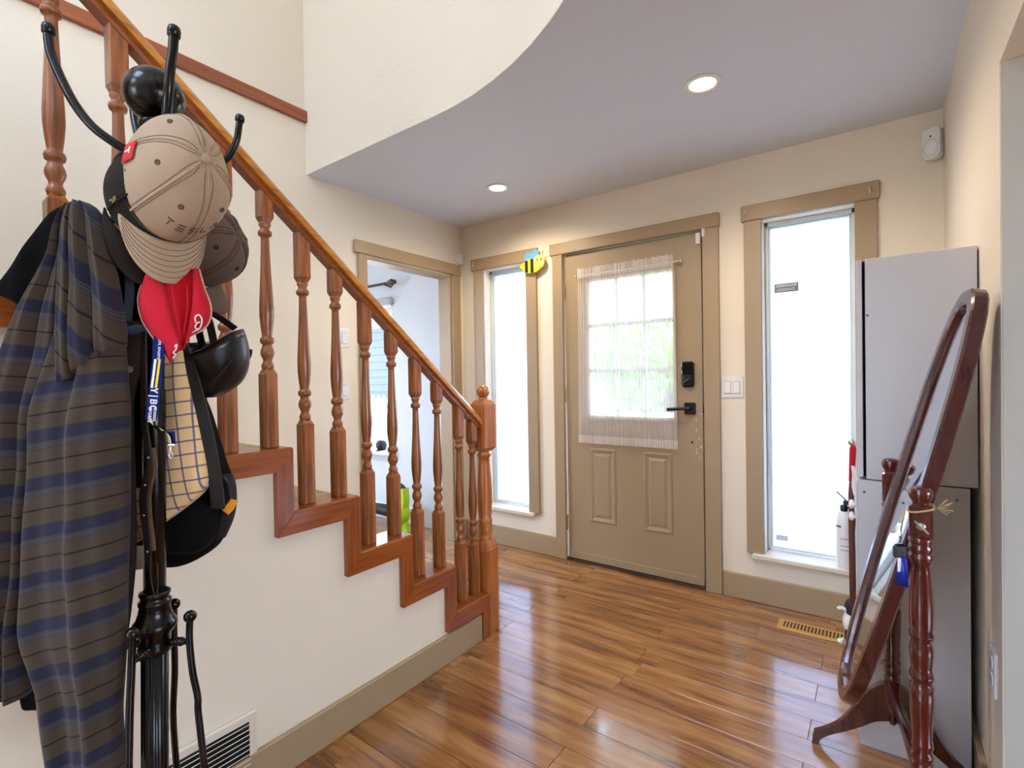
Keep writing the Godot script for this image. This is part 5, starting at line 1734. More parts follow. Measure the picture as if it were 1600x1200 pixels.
func ball_cap(called: String, label: String, at: Vector3, up: Vector3, front: Vector3, d: Dictionary, cloth_m: Material, thread: Material, under: Material) -> Node3D:
	var o := thing(called, label, "cap")
	var y := up.normalized()
	var z := (front - y * front.dot(y)).normalized()
	o.transform = rack_xf * Transform3D(Basis(y.cross(z), y, z), at)
	var q := g()
	var rings := []
	for j in 15:
		var r := PackedVector3Array()
		for i in 60:
			r.append(crown_at(d, TAU * i / 60.0, j / 14.0 * 0.985))
		rings.append(r)
	q.loft(rings)
	part("crown", q, cloth_m, o)
	q = g()
	var grid := []
	for j in 13:
		var row := PackedVector3Array()
		for i in 41:
			row.append(brim_at(d, lerpf(-1.0, 1.0, i / 40.0), j / 12.0))
		grid.append(row)
	q.sheet(grid, 0.0035)
	part("brim", q, under if d.get("under", false) else cloth_m, o)
	q = g()
	q.xf = Transform3D(Basis(), Vector3(d.get("shx", 0.0), d.h, d.get("shz", 0.0)))
	q.ball(Vector3.ZERO, Vector3(0.0085, 0.005, 0.0085), 14, 8)
	part("button", q, cloth_m, o)
	# six panels: a raised seam and two rows of stitching down each
	for k in 6:
		var phi := k * PI / 3.0
		q = g()
		var pts := []
		for j in 17:
			pts.append(crown_at(d, phi, lerpf(0.02, 0.97, j / 16.0), 0.0002))
		q.tube(pts, 0.0022, 6)
		part("seam", q, cloth_m, o)
		q = g()
		for s in [-1.0, 1.0]:
			pts = []
			for j in 17:
				var t := lerpf(0.02, 0.93, j / 16.0)
				pts.append(crown_at(d, phi + s * 0.055 / maxf(0.25, cos(t * PI / 2.0)), t, 0.0004))
			q.tube(pts, 0.0005, 4)
		part("stitching", q, thread, o)
		q = g()
		var c := crown_at(d, phi + PI / 6.0, 0.52, 0.0005)
		var nn := (crown_at(d, phi + PI / 6.0, 0.52, 0.01) - c).normalized()
		q.xf = Transform3D(Basis(Quaternion(Vector3.UP, nn)), c)
		q.lathe([[0.0015, -0.001], [0.0018, 0.0008], [0.004, 0.001], [0.0048, 0.0], [0.0048, -0.001]], 14)
		part("eyelet", q, thread, o)
	if d.get("stitched", false):
		q = g()
		for k in 6:
			var s := 0.2 + 0.13 * k
			var pts := []
			for i in 33:
				pts.append(brim_at(d, lerpf(-0.94 + 0.02 * k, 0.94 - 0.02 * k, i / 32.0), s, 0.0004))
			q.tube(pts, 0.0005, 4)
		part("brim_stitching", q, thread, o)
		q = g()
		var pts := []
		for i in 41:
			pts.append(crown_at(d, lerpf(-1.16, 1.16, i / 40.0) + d.get("brim_turn", 0.0), 0.02, 0.0008))
		q.tube(pts, 0.0009, 5)
		part("brim_seam", q, thread, o)
	return o


# flat strokes laid on the crown; each stroke is [x0, y0, x1, y1] in letter units
func crown_strokes(o: Node3D, d: Dictionary, strokes: Array, phi0: float, t0: float, unit: float, thick: float, m: Material, called: String, lift := 0.0009) -> void:
	var q := g()
	for s in strokes:
		var a := Vector2(s[0], s[1])
		var b := Vector2(s[2], s[3])
		var side := (b - a).normalized().orthogonal() * thick * 0.5
		var grid := []
		for j in 2:
			var row := PackedVector3Array()
			for i in 7:
				var p := a.lerp(b, i / 6.0) + side * (1.0 if j == 0 else -1.0)
				row.append(crown_at(d, phi0 + p.x * unit / 0.085, t0 + p.y * unit / 0.15, lift))
			grid.append(row)
		q.sheet(grid, 0.0006)
	part(called, q, m, o)


func patch(ca: Array, cb: Array, bulge: Vector3, rows := 12, cols := 9, thick := 0.0035) -> Geo:
	# ruled between two curves, bowed outwards
	var a := curve(ca, 6)
	var b := curve(cb, 6)
	var grid := []
	for j in rows + 1:
		var t := float(j) / rows
		var pa: Vector3 = a[int(round(t * (a.size() - 1)))]
		var pb: Vector3 = b[int(round(t * (b.size() - 1)))]
		var row := PackedVector3Array()
		for i in cols:
			var u := float(i) / (cols - 1)
			row.append(pa.lerp(pb, u) + bulge * sin(PI * u) * (0.4 + 0.6 * sin(PI * minf(1.0, t + 0.15))))
		grid.append(row)
	var q := g()
	q.sheet(grid, thick)
	return q


func build_rack_items() -> void:
	# ---- black jacket at the back of the left hook
	var bj := hung("jacket", "plain black jacket hanging behind the plaid flannel shirt on the rack", "jacket")
	part("body", cloth([[-0.1663, 1.572, -0.1313, 1.5714, -0.02, 0.01], [-0.2083, 1.5548, -0.1402, 1.5536, -0.03, 0.02], [-0.2336, 1.5353, -0.1449, 1.5339, -0.035, 0.026], [-0.2621, 1.5017, -0.1499, 1.4999, -0.04, 0.03], [-0.2909, 1.4652, -0.1551, 1.4629, -0.045, 0.032], [-0.3175, 1.4336, -0.1559, 1.431, -0.045, 0.032], [-0.3386, 1.4122, -0.1571, 1.3862, -0.045, 0.03], [-0.3312, 1.4006, -0.1581, 1.3478, -0.045, 0.03], [-0.293, 1.3897, -0.1595, 1.2965, -0.045, 0.028], [-0.2783, 1.3651, -0.1612, 1.2323, -0.045, 0.026], [-0.2718, 1.324, -0.1754, 1.1811, -0.045, 0.02]], {"amp": 0.004, "k": 60.0}), mats["black_cloth"], bj)
	part("sleeve", cloth([[-0.1297, 1.4717, -0.0388, 1.4702, -0.03, 0.018], [-0.1119, 1.4346, -0.0231, 1.4332, -0.035, 0.022], [-0.1082, 1.3839, -0.018, 1.3824, -0.035, 0.025], [-0.0996, 1.3203, -0.0196, 1.319, -0.035, 0.025], [-0.0872, 1.2564, -0.0265, 1.2554, -0.03, 0.02], [-0.0768, 1.1678, -0.0352, 1.1672, -0.025, 0.014], [-0.0726, 1.0924, -0.0374, 1.0918, -0.022, 0.01], [-0.072, 1.0167, -0.0418, 1.0162, -0.022, 0.008]], {"amp": 0.003}), mats["black_cloth"], bj)
	# ---- flannel shirt
	var fm: Material = mats["flannel"]
	var fs := hung("flannel_shirt", "brown and navy striped flannel shirt draped over the rack's left hook", "shirt")
	var level := func(a: float, y: float) -> Vector2: return Vector2(a * 4.0, -(y - 0.16 * a) / 0.0825 + 0.1)
	part("front", cloth([[-0.1302, 1.3364, -0.0232, 1.3347, 0.05, 0.016], [-0.134, 1.3015, -0.0202, 1.2996, 0.052, 0.022], [-0.1415, 1.2666, -0.0176, 1.2646, 0.055, 0.028], [-0.1548, 1.2205, -0.0161, 1.2183, 0.057, 0.032], [-0.1669, 1.1687, -0.0155, 1.1662, 0.058, 0.036], [-0.1709, 1.1051, -0.0171, 1.1026, 0.058, 0.038], [-0.1769, 1.0124, -0.0206, 1.0099, 0.058, 0.04], [-0.1853, 0.9195, -0.0242, 0.9169, 0.058, 0.042], [-0.196, 0.8265, -0.0277, 0.8237, 0.058, 0.042], [-0.1963, 0.7739, -0.0302, 0.7712, 0.058, 0.042], [-0.1838, 0.7211, -0.0327, 0.7186, 0.058, 0.04], [-0.176, 0.6683, -0.0364, 0.666, 0.058, 0.036], [-0.1704, 0.6154, -0.0413, 0.6133, 0.058, 0.034], [-0.1627, 0.5566, -0.0393, 0.5545, 0.058, 0.032], [-0.1572, 0.5036, -0.0371, 0.5016, 0.058, 0.03]], {"amp": 0.010, "nf": 1.6, "uv": level, "n": 72, "ph": 0.4}), fm, fs)
	var slant := func(a: float, y: float) -> Vector2: return Vector2(a * 4.0, -(y * 0.68 + a * 0.75) / 0.0825 + 0.25)
	part("yoke", cloth([[-0.1032, 1.5509, -0.0845, 1.5506, 0.045, 0.007], [-0.1107, 1.5426, -0.0688, 1.5419, 0.046, 0.012], [-0.114, 1.528, -0.057, 1.5271, 0.048, 0.016], [-0.1151, 1.5077, -0.0478, 1.5066, 0.05, 0.02], [-0.1135, 1.48, -0.0395, 1.4788, 0.054, 0.024], [-0.1122, 1.4387, -0.0305, 1.4374, 0.058, 0.028], [-0.1128, 1.3924, -0.022, 1.3909, 0.06, 0.03], [-0.1123, 1.3462, -0.0148, 1.3446, 0.062, 0.032], [-0.1134, 1.283, -0.0094, 1.3157, 0.064, 0.033], [-0.1157, 1.2406, -0.0087, 1.2973, 0.064, 0.031], [-0.1199, 1.2132, -0.0078, 1.2859, 0.064, 0.024]], {"amp": 0.009, "nf": 2.4, "uv": slant, "ph": 1.1, "n": 96}), fm, fs)
	var fall := func(a: float, y: float) -> Vector2: return Vector2(a * 4.0, -(y + 0.10 * a) / 0.0825 + 0.42)
	part("sleeve", cloth([[-0.119, 1.5476, -0.1072, 1.5474, 0.035, 0.006], [-0.1311, 1.5257, -0.1099, 1.5253, 0.038, 0.012], [-0.1377, 1.4954, -0.1119, 1.4949, 0.042, 0.018], [-0.1446, 1.4536, -0.1131, 1.4531, 0.046, 0.022], [-0.1632, 1.4066, -0.1132, 1.4058, 0.05, 0.025], [-0.1904, 1.3604, -0.115, 1.3591, 0.052, 0.027], [-0.2176, 1.3143, -0.1191, 1.3126, 0.054, 0.028], [-0.2353, 1.2682, -0.1288, 1.2664, 0.055, 0.029], [-0.2486, 1.2105, -0.1445, 1.2088, 0.056, 0.03], [-0.2576, 1.1411, -0.1603, 1.1395, 0.056, 0.032], [-0.2645, 1.0599, -0.1683, 1.0583, 0.056, 0.034], [-0.2732, 0.955, -0.1791, 0.9534, 0.055, 0.035], [-0.2796, 0.8495, -0.1899, 0.848, 0.054, 0.035], [-0.2811, 0.7552, -0.2016, 0.7539, 0.053, 0.034], [-0.2818, 0.684, -0.2081, 0.6828, 0.052, 0.031], [-0.2825, 0.6509, -0.2133, 0.6498, 0.05, 0.026]], {"amp": 0.010, "nf": 1.7, "uv": fall, "ph": 4.0, "n": 72}), fm, fs)
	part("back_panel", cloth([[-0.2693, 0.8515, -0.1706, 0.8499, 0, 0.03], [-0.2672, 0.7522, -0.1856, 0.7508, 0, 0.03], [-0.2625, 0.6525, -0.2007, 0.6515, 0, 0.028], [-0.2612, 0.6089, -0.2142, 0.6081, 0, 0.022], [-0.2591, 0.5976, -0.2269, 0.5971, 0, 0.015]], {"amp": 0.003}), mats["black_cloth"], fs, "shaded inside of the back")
	var pk := part("placket", cloth([[-0.0473, 1.3355, 0.0005, 1.3348, 0.025, 0.007], [-0.0447, 1.3139, 0.0007, 1.3132, 0.026, 0.008], [-0.0443, 1.2841, -0.0025, 1.2834, 0.026, 0.008], [-0.0441, 1.2423, -0.0071, 1.2417, 0.026, 0.008], [-0.0449, 1.2124, -0.0162, 1.2119, 0.026, 0.008], [-0.046, 1.1705, -0.0233, 1.1702, 0.026, 0.008], [-0.0509, 1.0267, -0.0221, 1.0262, 0.026, 0.008], [-0.0551, 0.9064, -0.0239, 0.9059, 0.026, 0.008], [-0.0568, 0.8401, -0.0304, 0.8397, 0.026, 0.008], [-0.0582, 0.7858, -0.0378, 0.7855, 0.026, 0.007], [-0.0591, 0.7519, -0.0435, 0.7517, 0.026, 0.006]], {"amp": 0.001}), mats["brown_cloth"], fs, "plain dark brown button placket")
	var q := g()
	q.xf = Transform3D(Basis(Vector3.RIGHT, PI / 2), Vector3(-0.0178, 1.2452, 0.037))
	q.lathe([[0.0, 0.0], [0.0062, 0.0], [0.0066, 0.0015], [0.006, 0.0026], [0.0045, 0.0022], [0.0, 0.0022]], 16)
	part("shirt_button", q, mat("button_brown", Color(0.45, 0.40, 0.35), 0.35), pk)
	q = g()
	q.tube(curve([Vector3(-0.0572, 1.4466, 0.03), Vector3(-0.0451, 1.3957, 0.035), Vector3(-0.0392, 1.3481, 0.038), Vector3(-0.0288, 1.3265, 0.04), Vector3(-0.0138, 1.3157, 0.04), Vector3(0.0028, 1.3201, 0.04), Vector3(0.0056, 1.3146, 0.036)], 5), [0.0045, 0.0046, 0.005, 0.005, 0.0055, 0.006, 0.006, 0.0065, 0.007, 0.007, 0.0072, 0.0075, 0.0078, 0.008, 0.008, 0.0082, 0.0085, 0.0085, 0.0088, 0.009, 0.009, 0.009, 0.009, 0.0085, 0.0085, 0.008, 0.008, 0.0075, 0.007, 0.006, 0.004], 10)
	part("collar", q, mats["navy_cloth"], fs, "rolled slate collar")
	# ---- checked shirt behind the pole
	var cs := hung("checked_shirt", "cream shirt with a navy window check hanging behind the rack's pole", "shirt")
	var grid := func(a: float, y: float) -> Vector2: return Vector2((a + 0.10 * y) / 0.0275, -(y - 0.12 * a) / 0.0262)
	part("body", cloth([[-0.0645, 1.3219, 0.0163, 1.3206, -0.06, 0.012], [-0.0746, 1.2893, 0.0239, 1.2876, -0.055, 0.018], [-0.0798, 1.2504, 0.0327, 1.2485, -0.052, 0.022], [-0.0821, 1.2052, 0.0458, 1.2031, -0.05, 0.025], [-0.0847, 1.1535, 0.0601, 1.1511, -0.05, 0.027], [-0.086, 1.1017, 0.0692, 1.0992, -0.05, 0.028], [-0.0857, 1.0628, 0.0735, 1.0602, -0.05, 0.028], [-0.0852, 1.0304, 0.074, 1.0278, -0.05, 0.027], [-0.0867, 0.9694, 0.0725, 1.0187, -0.05, 0.025], [-0.0863, 0.9356, 0.0644, 1.0032, -0.05, 0.022], [-0.0857, 0.9095, 0.0511, 0.9892, -0.05, 0.018], [-0.0835, 0.8939, 0.0379, 0.979, -0.05, 0.012]], {"amp": 0.0045, "k": 64.0, "uv": grid, "n": 64}), mats["check"], cs)
	# ---- backpack
	var bp := hung("backpack", "black backpack with a yellow zip trim hanging at the back of the rack", "backpack")
	var bk: Material = mats["black_cloth"]
	part("body", cloth([[-0.1024, 1.2174, -0.0045, 1.2158, -0.135, 0.03], [-0.1187, 1.1613, 0.0135, 1.1592, -0.14, 0.045], [-0.1289, 1.0911, 0.0316, 1.0884, -0.14, 0.055], [-0.1343, 1.0418, 0.0445, 1.0388, -0.14, 0.06], [-0.138, 1.0094, 0.055, 1.0062, -0.14, 0.062], [-0.1405, 0.9642, 0.0596, 0.9609, -0.14, 0.062], [-0.1414, 0.9289, 0.0574, 0.9256, -0.14, 0.06], [-0.1409, 0.8935, 0.0453, 0.8904, -0.14, 0.056], [-0.1374, 0.8622, 0.029, 0.8595, -0.14, 0.05], [-0.1295, 0.8423, 0.006, 0.84, -0.14, 0.042], [-0.1157, 0.8279, -0.0197, 0.8263, -0.14, 0.032], [-0.099, 0.8191, -0.0425, 0.8182, -0.14, 0.018]], {"amp": 0.002, "k": 40.0}), bk, bp)
	part("side_pocket", cloth([[-0.0516, 0.9711, 0.0548, 0.9694, -0.105, 0.02], [-0.0557, 0.9446, 0.0614, 0.9427, -0.102, 0.026], [-0.058, 0.9043, 0.0562, 0.9024, -0.1, 0.03], [-0.056, 0.8742, 0.0364, 0.8727, -0.1, 0.026], [-0.0523, 0.8598, 0.0158, 0.8587, -0.102, 0.018]], {"amp": 0.001}), mats["mesh_black"], bp, "black mesh pocket")
	q = g()
	q.strap(curve([Vector3(0.0189, 1.2942, -0.055), Vector3(0.0444, 1.2289, -0.045), Vector3(0.064, 1.1646, -0.04), Vector3(0.0778, 1.1003, -0.04), Vector3(0.0838, 1.0415, -0.045), Vector3(0.0832, 0.994, -0.055), Vector3(0.0792, 0.9602, -0.065)], 5), Vector3(1, 0.25, 0), 0.025, 0.006)
	part("shoulder_strap", q, mat("webbing", Color(0.085, 0.082, 0.085), 0.75), bp)
	q = g()
	q.strap(curve([Vector3(0.0755, 1.0199, -0.09), Vector3(0.083, 0.9985, -0.095), Vector3(0.0807, 0.9634, -0.1), Vector3(0.0707, 0.9431, -0.1)], 4), Vector3(1, 0, 0.2), 0.011, 0.008)
	part("haul_loop", q, mats["webbing"], bp)
	part("zip_panel", cloth([[0.0584, 1.0194, 0.0805, 1.019, -0.115, 0.012], [0.0606, 0.9945, 0.0854, 0.9941, -0.115, 0.016], [0.0624, 0.953, 0.0844, 0.9527, -0.115, 0.018], [0.0561, 0.9186, 0.0768, 0.9182, -0.115, 0.016], [0.0415, 0.8842, 0.0622, 0.8839, -0.115, 0.012]], {"amp": 0.001, "n": 32}), mat("purple_black", Color(0.075, 0.06, 0.08), 0.8), bp)
	q = g()
	q.strap([Vector3(0.0775, 0.9448, -0.093), Vector3(0.0866, 0.9539, -0.094), Vector3(0.0942, 0.9691, -0.098)], Vector3(0.35, 1, 0), 0.017, 0.004)
	part("zip_trim", q, mats["amber_tape"], bp, "amber yellow trim")
	q = g()
	q.sheet([PackedVector3Array([Vector3(-0.096, 0.8835, -0.07), Vector3(-0.0643, 0.883, -0.07)]), PackedVector3Array([Vector3(-0.0952, 0.859, -0.068), Vector3(-0.0635, 0.8598, -0.068)]), PackedVector3Array([Vector3(-0.0986, 0.8331, -0.07), Vector3(-0.0654, 0.8378, -0.07)])], 0.0015)
	part("paper_tag", q, mats["white_cloth"], bp, "white paper tag")
	# ---- bicycle helmet
	var hm := thing("helmet", "black bicycle helmet hanging upside down beside the checked shirt", "helmet")
	var hy := Vector3(0.20, -0.93, -0.30).normalized()
	var hz := Vector3(0.95, 0.22, 0.15)
	hz = (hz - hy * hz.dot(hy)).normalized()
	hm.transform = rack_xf * Transform3D(Basis(hy.cross(hz), hy, hz), Vector3(0.0211, 1.3035, -0.115))
	var shell := func(k: float, h: float) -> Array:
		var rr := []
		for j in 13:
			var a := j / 12.0 * PI / 2.0 * 0.985
			var r := PackedVector3Array()
			for i in 48:
				var p := TAU * i / 48.0
				var wav := 0.010 * cos(p * 2.0) * cos(a)
				r.append(Vector3(sin(p) * 0.074 * k * pow(cos(a), 0.8), h * pow(sin(a), 0.95) - wav, cos(p) * 0.094 * k * pow(cos(a), 0.8)))
			rr.append(r)
		return rr
	q = g()
	var outer: Array = shell.call(1.0, 0.118)
	var inner: Array = shell.call(0.84, 0.098)
	var all := []
	for j in range(outer.size() - 1, -1, -1):
		all.append(outer[j])
	for j in inner.size():
		all.append(inner[j])
	q.loft(all)
	part("shell", q, mats["helmet_black"], hm)
	for s in [-1.0, 1.0]:
		q = g()
		var pts := []
		for i in 12:
			var p: float = lerpf(0.55, 1.3, i / 11.0) * s
			var a := lerpf(0.35, 0.8, i / 11.0)
			pts.append(Vector3(sin(p) * 0.0755 * pow(cos(a), 0.8), 0.118 * pow(sin(a), 0.95), cos(p) * 0.0955 * pow(cos(a), 0.8)))
		q.tube(pts, 0.0035, 8)
		part("vent_ridge", q, mats["foam_grey"], hm)
	q = g()
	for k in 5:
		var a := -0.9 + k * 0.45
		q.box(Vector3(sin(a) * 0.052, 0.02, cos(a) * 0.066), Vector3(0.018, 0.04, 0.016), 0.005)
	part("padding", q, mats["foam_grey"], hm)
	q = g()
	q.strap(curve([Vector3(-0.05, 0.02, -0.04), Vector3(-0.03, -0.05, -0.01), Vector3(0.0, -0.062, 0.03), Vector3(0.03, -0.045, 0.06), Vector3(0.045, 0.01, 0.06)], 6), Vector3(0, 0, 1), 0.016, 0.003)
	q.strap(curve([Vector3(0.055, 0.02, -0.03), Vector3(0.02, -0.055, 0.0), Vector3(-0.01, -0.06, 0.035), Vector3(-0.04, -0.01, 0.06)], 6), Vector3(0, 0, 1), 0.016, 0.003)
	part("chin_strap", q, mats["webbing"], hm)
	# ---- grey strap and leather belt and lanyard
	var gs := hung("strap", "flat slate grey strap hanging between the flannel shirt and the red cap", "strap")
	q = g()
	q.strap(curve([Vector3(-0.0332, 1.431, 0.012), Vector3(-0.0331, 1.3875, 0.012), Vector3(-0.0407, 1.3395, 0.01), Vector3(-0.0438, 1.2913, 0.006), Vector3(-0.0445, 1.2488, 0)], 5), Vector3(1, 0, 0), 0.0165, 0.003)
	part("webbing", q, mats["grey_strap"], gs)
	q = g()
	q.sheet([PackedVector3Array([Vector3(-0.0294, 1.3316, 0.014), Vector3(-0.0148, 1.335, 0.014)]), PackedVector3Array([Vector3(-0.0313, 1.3027, 0.014), Vector3(-0.0168, 1.3049, 0.014)])], 0.001)
	part("care_tag", q, mats["white_cloth"], gs, "small white tag")
	var bl := hung("belt", "dark brown leather belt hanging down the left side of the rack's pole", "belt")
	var belt := curve([Vector3(0.0027, 1.3368, 0.028), Vector3(0.0024, 1.2652, 0.03), Vector3(0.0018, 1.1938, 0.03), Vector3(0.0016, 1.1402, 0.03), Vector3(0.0065, 1.0983, 0.03), Vector3(0.0093, 1.0648, 0.03), Vector3(0.0026, 1.0362, 0.03), Vector3(-0.0029, 1.0088, 0.03), Vector3(-0.0026, 0.9729, 0.03), Vector3(0.0012, 0.9309, 0.03), Vector3(0.0027, 0.8972, 0.03), Vector3(0.0018, 0.8701, 0.028)], 4)
	var widths := []
	for j in belt.size():
		widths.append(0.0155 + 0.006 * exp(-pow((j - 28.0) / 7.0, 2.0)) - (0.006 if j > 38 else 0.0) * (j - 38) / 6.0)
	q = g()
	q.strap(belt, Vector3(1, 0, 0.35), widths, 0.0035)
	part("band", q, mats["leather"], bl)
	q = g()
	var edge := []
	for p in belt.slice(16, 40):
		edge.append(p + Vector3(0.0085, 0, -0.003))
	q.strap(edge, Vector3(1, 0, -0.5), 0.006, 0.002)
	part("inner_edge", q, mats["leather_edge"], bl, "lighter tan inner edge")
	for k in 4:
		q = g()
		q.ball(belt[18 + k * 7] + Vector3(0.0, 0, 0.002), Vector3(0.0022, 0.0022, 0.001), 8, 6)
		part("stud", q, mats["steel"], bl)
	q = g()
	q.tube(curve([Vector3(0.0046, 0.8756, 0.03), Vector3(0.0064, 0.8527, 0.03), Vector3(0.0106, 0.8286, 0.03), Vector3(0.0139, 0.8178, 0.03), Vector3(0.0177, 0.8273, 0.03), Vector3(0.0195, 0.8525, 0.03), Vector3(0.0177, 0.8819, 0.028)], 5), 0.0009, 6)
	part("cord", q, mats["leather"], bl)
	var ly := hung("lanyard", "royal blue printed lanyard with a metal clip hanging in front of the rack's pole", "lanyard")
	var band := [Vector3(0.045, 1.3166, 0.045), Vector3(0.0402, 1.264, 0.045), Vector3(0.0329, 1.2056, 0.045), Vector3(0.0274, 1.1705, 0.045), Vector3(0.0239, 1.1529, 0.044)]
	q = g()
	q.strap(curve(band, 5), Vector3(1, 0.05, 0), 0.0205, 0.0016)
	var lb := part("band", q, mats["blue_ribbon"], ly)
	for e in [[-0.0035, "letter_white"], [0.0042, "yellow_print"]]:
		q = g()
		var pts := []
		for p in [Vector3(0.04, 1.2628, 0.0464), Vector3(0.0358, 1.2348, 0.0464), Vector3(0.0317, 1.2103, 0.0464)]:
			pts.append(p + Vector3(e[0], 0, 0))
		q.strap(pts, Vector3(1, 0, 0), 0.0042, 0.0008)
		part("stripe", q, mats[e[1]], lb)
	var turn := Basis(Vector3.BACK, -PI / 2 - 0.10)
	letters("Y|BC", 0.0175, 0.0006, mats["letter_white"], lb, Transform3D(turn, Vector3(0.0312, 1.1893, 0.0464)), "lettering")
	letters("SCHOOL", 0.0068, 0.0006, mats["letter_white"], lb, Transform3D(turn, Vector3(0.0321, 1.1611, 0.0462)), "lettering")
	letters("SPORTS", 0.0078, 0.0006, mats["letter_white"], lb, Transform3D(turn, Vector3(0.0233, 1.1613, 0.0462)), "lettering")
	letters("SCHOOL SPORTS", 0.0065, 0.0006, mats["letter_white"], lb, Transform3D(turn, Vector3(0.0441, 1.2873, 0.0464)), "lettering")
	var tail := curve([Vector3(0.0239, 1.1552, 0.044), Vector3(0.0272, 1.1446, 0.044), Vector3(0.0361, 1.136, 0.042), Vector3(0.045, 1.1296, 0.038), Vector3(0.0503, 1.1196, 0.034), Vector3(0.051, 1.105, 0.032)], 5)
	q = g()
	q.strap(tail, Vector3(0.8, -0.7, 0), 0.0105, 0.0016)
	var tl := part("tail", q, mats["black_cloth"], ly)
	for e in [[-0.0028, "yellow_print"], [0.0005, "letter_white"]]:
		q = g()
		var pts := []
		for p in tail:
			pts.append(p + Vector3(e[0], e[0] * -0.9, 0.0012))
		q.strap(pts, Vector3(0.8, -0.7, 0), 0.0018, 0.0008)
		part("stripe", q, mats[e[1]], tl)
	q = g()
	q.strap([Vector3(0.0522, 1.1289, 0.033), Vector3(0.0522, 1.105, 0.032)], Vector3(1, 0, 0), 0.014, 0.002)
	part("end_tab", q, mats["blue_ribbon"], ly)
	q = g()
	q.box(Vector3(0.0528, 1.1039, 0.033), Vector3(0.012, 0.004, 0.003), 0.001)
	q.tube(curve([Vector3(0.0516, 1.1016, 0.033), Vector3(0.0509, 1.0934, 0.034), Vector3(0.0554, 1.085, 0.034), Vector3(0.0529, 1.0791, 0.034), Vector3(0.0483, 1.0839, 0.034), Vector3(0.0509, 1.0934, 0.034)], 4), 0.0014, 8)
	part("clip", q, mats["steel"], ly, "metal clip")
	# ---- caps
	var d := {"rx": 0.083, "rz": 0.102, "h": 0.118, "shx": 0.026, "shz": -0.016, "brim_turn": -0.15, "taper": 0.3, "brim": 0.074, "bend": 0.026, "dent": 0.05, "stitched": true}
	# right, up and out as one faces the rack from the room
	var fr := Vector3(0.811, 0, -0.585)
	var fu := Vector3(0.146, 0.968, 0.203)
	var fo := Vector3(0.57, -0.25, 0.79)
	var up := fr * 0.22 + fu * 0.22 + fo * 0.95
	var front := fr * 0.16 - fu * 0.94 + fo * 0.25
	var kc := ball_cap("cap", "beige baseball cap with dark stitching and small front lettering, topmost on the rack", Vector3(0.0779, 1.5747, 0.06), up, front, d, mats["khaki"], mats["khaki_thread"], mats["khaki"])
	var word := []
	var x := 0.0
	for ch in ["T", "E", "S", "L", "A"]:
		var w := 1.0
		match ch:
			"T":
				word.append_array([[x, 1.0, x + 1.0, 1.0], [x + 0.5, 0.78, x + 0.5, 0.0]])
			"E":
				word.append_array([[x, 1.0, x + 1.0, 1.0], [x, 0.5, x + 1.0, 0.5], [x, 0.0, x + 1.0, 0.0]])
			"S":
				word.append_array([[x, 1.0, x + 1.0, 1.0], [x, 1.0, x, 0.5], [x, 0.5, x + 1.0, 0.5], [x + 1.0, 0.5, x + 1.0, 0.0], [x, 0.0, x + 1.0, 0.0]])
			"L":
				word.append_array([[x, 1.0, x, 0.0], [x, 0.0, x + 0.9, 0.0]])
			"A":
				word.append_array([[x + 0.1, 1.0, x + 0.9, 1.0], [x, 0.55, x + 1.0, 0.55], [x, 0.55, x, 0.0], [x + 1.0, 0.55, x + 1.0, 0.0]])
		x += 1.75
	crown_strokes(kc, d, word, -0.58, 0.27, 0.0116, 0.17, mats["letter_dark"], "lettering")
	# red woven tab with a white T at the strap side
	q = g()
	var tabg := []
	for j in 3:
		var row := PackedVector3Array()
		for i in 7:
			row.append(crown_at(d, -PI * 0.62 - 0.16 + i * 0.055, 0.06 + j * 0.085, 0.003))
		tabg.append(row)
	q.sheet(tabg, 0.001)
	part("side_tab", q, mats["red_patch"], kc, "small red woven tab")
	crown_strokes(kc, d, [[-0.5, 1.0, 0.5, 1.0], [0.0, 0.9, 0.0, 0.0]], -PI * 0.62, 0.10, 0.010, 0.3, mats["letter_white"], "tab_mark", 0.0046)
	q = g()
	var back := []
	for i in 9:
		back.append(crown_at(d, PI - 0.45 + i * 0.11, 0.05, 0.004))
	q.strap(back, Vector3(0, 1, 0), 0.018, 0.003)
	part("adjuster", q, mats["black_plastic"], kc)
	var d2 := {"rx": 0.080, "rz": 0.094, "h": 0.115, "brim": 0.070, "bend": 0.02, "dent": 0.04}
	var c2 := ball_cap("cap", "charcoal baseball cap mostly hidden behind the beige cap's left side", Vector3(0.0289, 1.5622, 0.02), fr * 0.2 + fu * 0.3 + fo * 0.93, fr * -0.12 - fu * 0.95 + fo * 0.3, d2, mats["charcoal"], mats["charcoal"], mats["charcoal"])
	crown_strokes(c2, d2, [[0, 1, 0.5, 0.8], [0, 0.6, 0.5, 0.4], [0.5, 0.4, 0.9, 0.7], [0.1, 0.0, 0.6, 0.1], [0.6, 0.1, 0.7, -0.5], [0.1, -0.1, 0.1, -0.6]], -1.15, 0.18, 0.012, 0.16, mats["twine"], "embroidery")
	var d3 := {"rx": 0.076, "rz": 0.090, "h": 0.105, "brim": 0.068, "bend": 0.035, "dent": 0.04, "under": false}
	var c3 := ball_cap("cap", "grey brown baseball cap poking out behind the beige cap's right side", Vector3(0.0163, 1.5077, -0.1), fr * 0.75 + fu * 0.35 + fo * 0.55, fr * 0.25 - fu * 0.9 - fo * 0.30, d3, mats["taupe_cloth"], mats["charcoal"], mats["pink_cloth"])
	crown_strokes(c3, d3, [[0, 1, 0.8, 1.2], [0.8, 1.2, 1.1, 0.6], [0.2, 0.5, 1.0, 0.3], [0.2, 0.5, 0.0, -0.3], [0.0, -0.3, 0.8, -0.2], [0.5, 0.3, 0.6, -0.6]], 0.30, 0.12, 0.011, 0.2, mats["pale_piping"], "embroidery")
